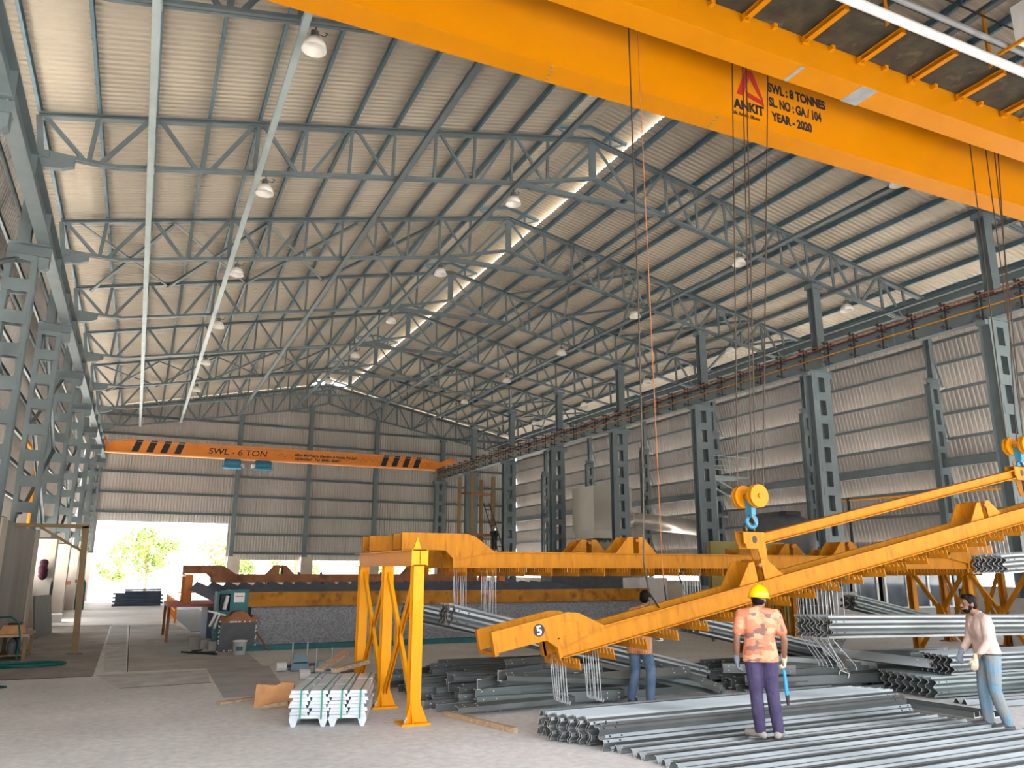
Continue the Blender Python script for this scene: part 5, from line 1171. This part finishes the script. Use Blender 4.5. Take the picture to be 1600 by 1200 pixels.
    for q in (-1, 1):
        MB().ell(hd + hf * .084 + hs * q * .031 + V3((0, 0, .008)), (.011, .007, .007), 8, 6).build('eye', 'black', t)
    if beard:
        Q = Blob(); Q.ell(hd + hf * .035 - V3((0, 0, .078)), (.058, .055, .045)); Q.cap((hd + hf * .092 + hs * .02 - V3((0, 0, .044)), .007), (hd + hf * .092 - hs * .02 - V3((0, 0, .044)), .007))
        for e in (-1, 1): Q.ell(hd + hs * e * .06 + hf * .012 - V3((0, 0, .04)), (.012, .025, .04))
        Q.make('beard', 'hair', t, .007, 2)
    t.rotation_euler = (0, 0, -facing); t.scale = (s, s, s)
    return t
STAND = dict(head=(0, .02, 1.58), sr=(.19, 0, 1.40), sl=(-.19, 0, 1.40), er=(.27, -.04, 1.12), el=(-.27, -.04, 1.12), wr=(.28, .06, .88), wl=(-.28, .06, .88),
             hr=(.09, 0, .90), hl=(-.09, 0, .90), kr=(.10, .02, .49), kl=(-.10, .02, .49), ar=(.11, -.02, .09), al=(-.11, -.02, .09), fr=(.13, .13, .042), fl=(-.13, .13, .042))
def pose(**k): d = dict(STAND); d.update(k); return d
# man in the yellow helmet, seen from behind, standing on the rails
person('man in yellow helmet and orange patterned T-shirt, back to the camera, holding blue pliers', (6.92, 7.72, .085), math.radians(38),
       pose(head=(.03, .03, 1.575), sr=(.205, -.01, 1.40), sl=(-.195, -.01, 1.40), er=(.285, -.03, 1.12), el=(-.265, -.05, 1.12), wr=(.275, .06, .88), wl=(-.275, .01, .87), kr=(.115, .03, .49), ar=(.145, 0, .09), fr=(.19, .14, .042), kl=(-.075, .02, .49), al=(-.06, -.03, .09), fl=(-.17, .08, .042), curlr=.85, curll=.5, hrd=(0, .1, -1), hld=(0, .15, -1)),
       'camo', 'navy', 'shoegrey', ('glovecream', 'glovegrey'), 'short', 'helmet', head_turn=math.radians(25))
# pliers in his right hand
t = thing('pliers', 'blue-handled wire cutters held by the helmeted man', 'tool', (7.14, 7.55, .8))
b = MB(); b.tube((7.135, 7.585, .86), (7.155, 7.575, .56), .013, 8); b.build('handle', 'bluelit', t); b = MB(); b.tube((7.165, 7.595, .84), (7.175, 7.575, .57), .011, 8); b.build('handle', 'bluelit', t)
b = MB(); b.prism([(7.14, 7.57, .57), (7.19, 7.57, .57), (7.18, 7.57, .46), (7.155, 7.57, .45)], (0, .018, 0)); b.build('jaws', 'black', t)
b = MB(); b.tube((7.145, 7.58, .70), (7.15, 7.577, .58), .017, 8); b.build('grip_sleeve', 'bluelit', t)
# man in the pink shirt, seen from his left side
person('bearded man in dusty pink shirt and pale jeans standing at the right, looking left', (10.33, 7.22, 0), math.radians(-60),
       pose(head=(0, .15, 1.57), sr=(.17, .06, 1.385), sl=(-.17, .04, 1.385), er=(.23, .10, 1.11), el=(-.23, .07, 1.11), wr=(.14, .27, .92), wl=(-.15, .22, .88), hr=(.085, .0, .90), hl=(-.085, -.02, .90), kr=(.10, .05, .49), kl=(-.09, .0, .49), ar=(.10, .04, .09), al=(-.10, -.10, .09), fr=(.10, .24, .042), fl=(-.12, .06, .042),
            hrd=(-.1, .35, -.9), hld=(.1, .2, -.95), hrn=(-.8, -.4, 0), hln=(.8, -.4, -.1), hrt=(-.2, .9, .3), hlt=(.2, .9, .3), curlr=.6, curll=.4),
       'pink', 'palejeans', 'shoedark', ('glovegrey', 'glovecream'), 'long', None, True, hem=-.02)
# stooping man in the check shirt behind the numbered beam
person('man in orange check shirt and blue jeans stooping behind the numbered beam', (7.22, 10.72, 0), math.radians(62),
       pose(head=(.02, .20, 1.57), sr=(.185, .13, 1.37), sl=(-.185, .13, 1.37), er=(.24, .33, 1.16), el=(-.23, .36, 1.16), wr=(.14, .56, 1.13), wl=(-.10, .58, 1.10), hr=(.09, -.02, .90), hl=(-.09, -.02, .90), kr=(.12, .1, .49), kl=(-.11, .03, .49), ar=(.16, -.03, .09), al=(-.15, -.06, .09), fr=(.2, .12, .042), fl=(-.18, .1, .042),
            hrd=(-.2, 1, .1), hld=(.3, 1, 0), hrn=(-1, 0, -.3), hln=(1, 0, -.3), hrt=(0, .2, 1), hlt=(0, .2, 1), curlr=.7, curll=.7),
       'check', 'jeans', 'shoedark', (None, None), 'long', hem=.17)
t = thing('spacer_block', 'pale bracket piece held up by the stooping man', 'bracket', (7.75, 11.0, 1.1))
b = MB(); b.prism([(7.74, 10.88, 1.32), (7.86, 10.98, 1.34), (7.80, 10.98, 1.06), (7.70, 10.88, 1.05)], (.012, -.012, 0)); b.bar((7.76, 10.9, 1.06), (7.70, 10.82, .92), .05, .012); b.bar((7.70, 10.82, .92), (7.55, 10.72, .93), .05, .012)
b.build('bracket_plate', 'white', t)
# welder on the scaffold and heads behind the folded sheets
w = person('welder in dark clothes leaning over the scaffold deck, arc glowing', (21.1, 47.75, 3.26), math.radians(20),
           pose(head=(0, .42, 1.28), sr=(.19, .28, 1.2), sl=(-.19, .28, 1.2), er=(.24, .45, 1.0), el=(-.24, .45, 1.0), wr=(.1, .62, 1.1), wl=(-.1, .62, 1.05), hr=(.09, -.02, .88), hl=(-.09, -.02, .88)), 'darkcloth', 'darkcloth', 'shoedark', fine=.02)
t = thing('welding_torch', 'bright welding arc at the welder hands', 'tool', (21.3, 48.35, 4.45)); MB().ell((21.32, 48.2, 4.62), .06, 8, 6).build('arc', 'weld', t); MB().tube((21.32, 48.2, 4.6), (21.3, 48.3, 4.3), .02).build('torch', 'black', t)
wp = person('dark-haired person standing behind the folded sheets, first from the left', (8.5, 57.2, .15), math.radians(180), pose(), 'darkcloth', 'darkcloth', 'shoedark', fine=.02, group='people beyond the tank')
for k, (x, y, r) in enumerate(((10.3, 56.6, 120), (12.0, 57.5, 200), (16.2, 57.0, 160))): dup(wp, loc=(x, y, .15), rot=(0, 0, math.radians(r)), label='dark-haired person standing behind the folded sheets, %s from the left' % NTH[k + 1])
tag(MB().box(7.5, 17.5, 56, 58.5, 0, .15).build('low_platform', 'concrete'), 'low concrete platform under the people at the far wall', 'platform')
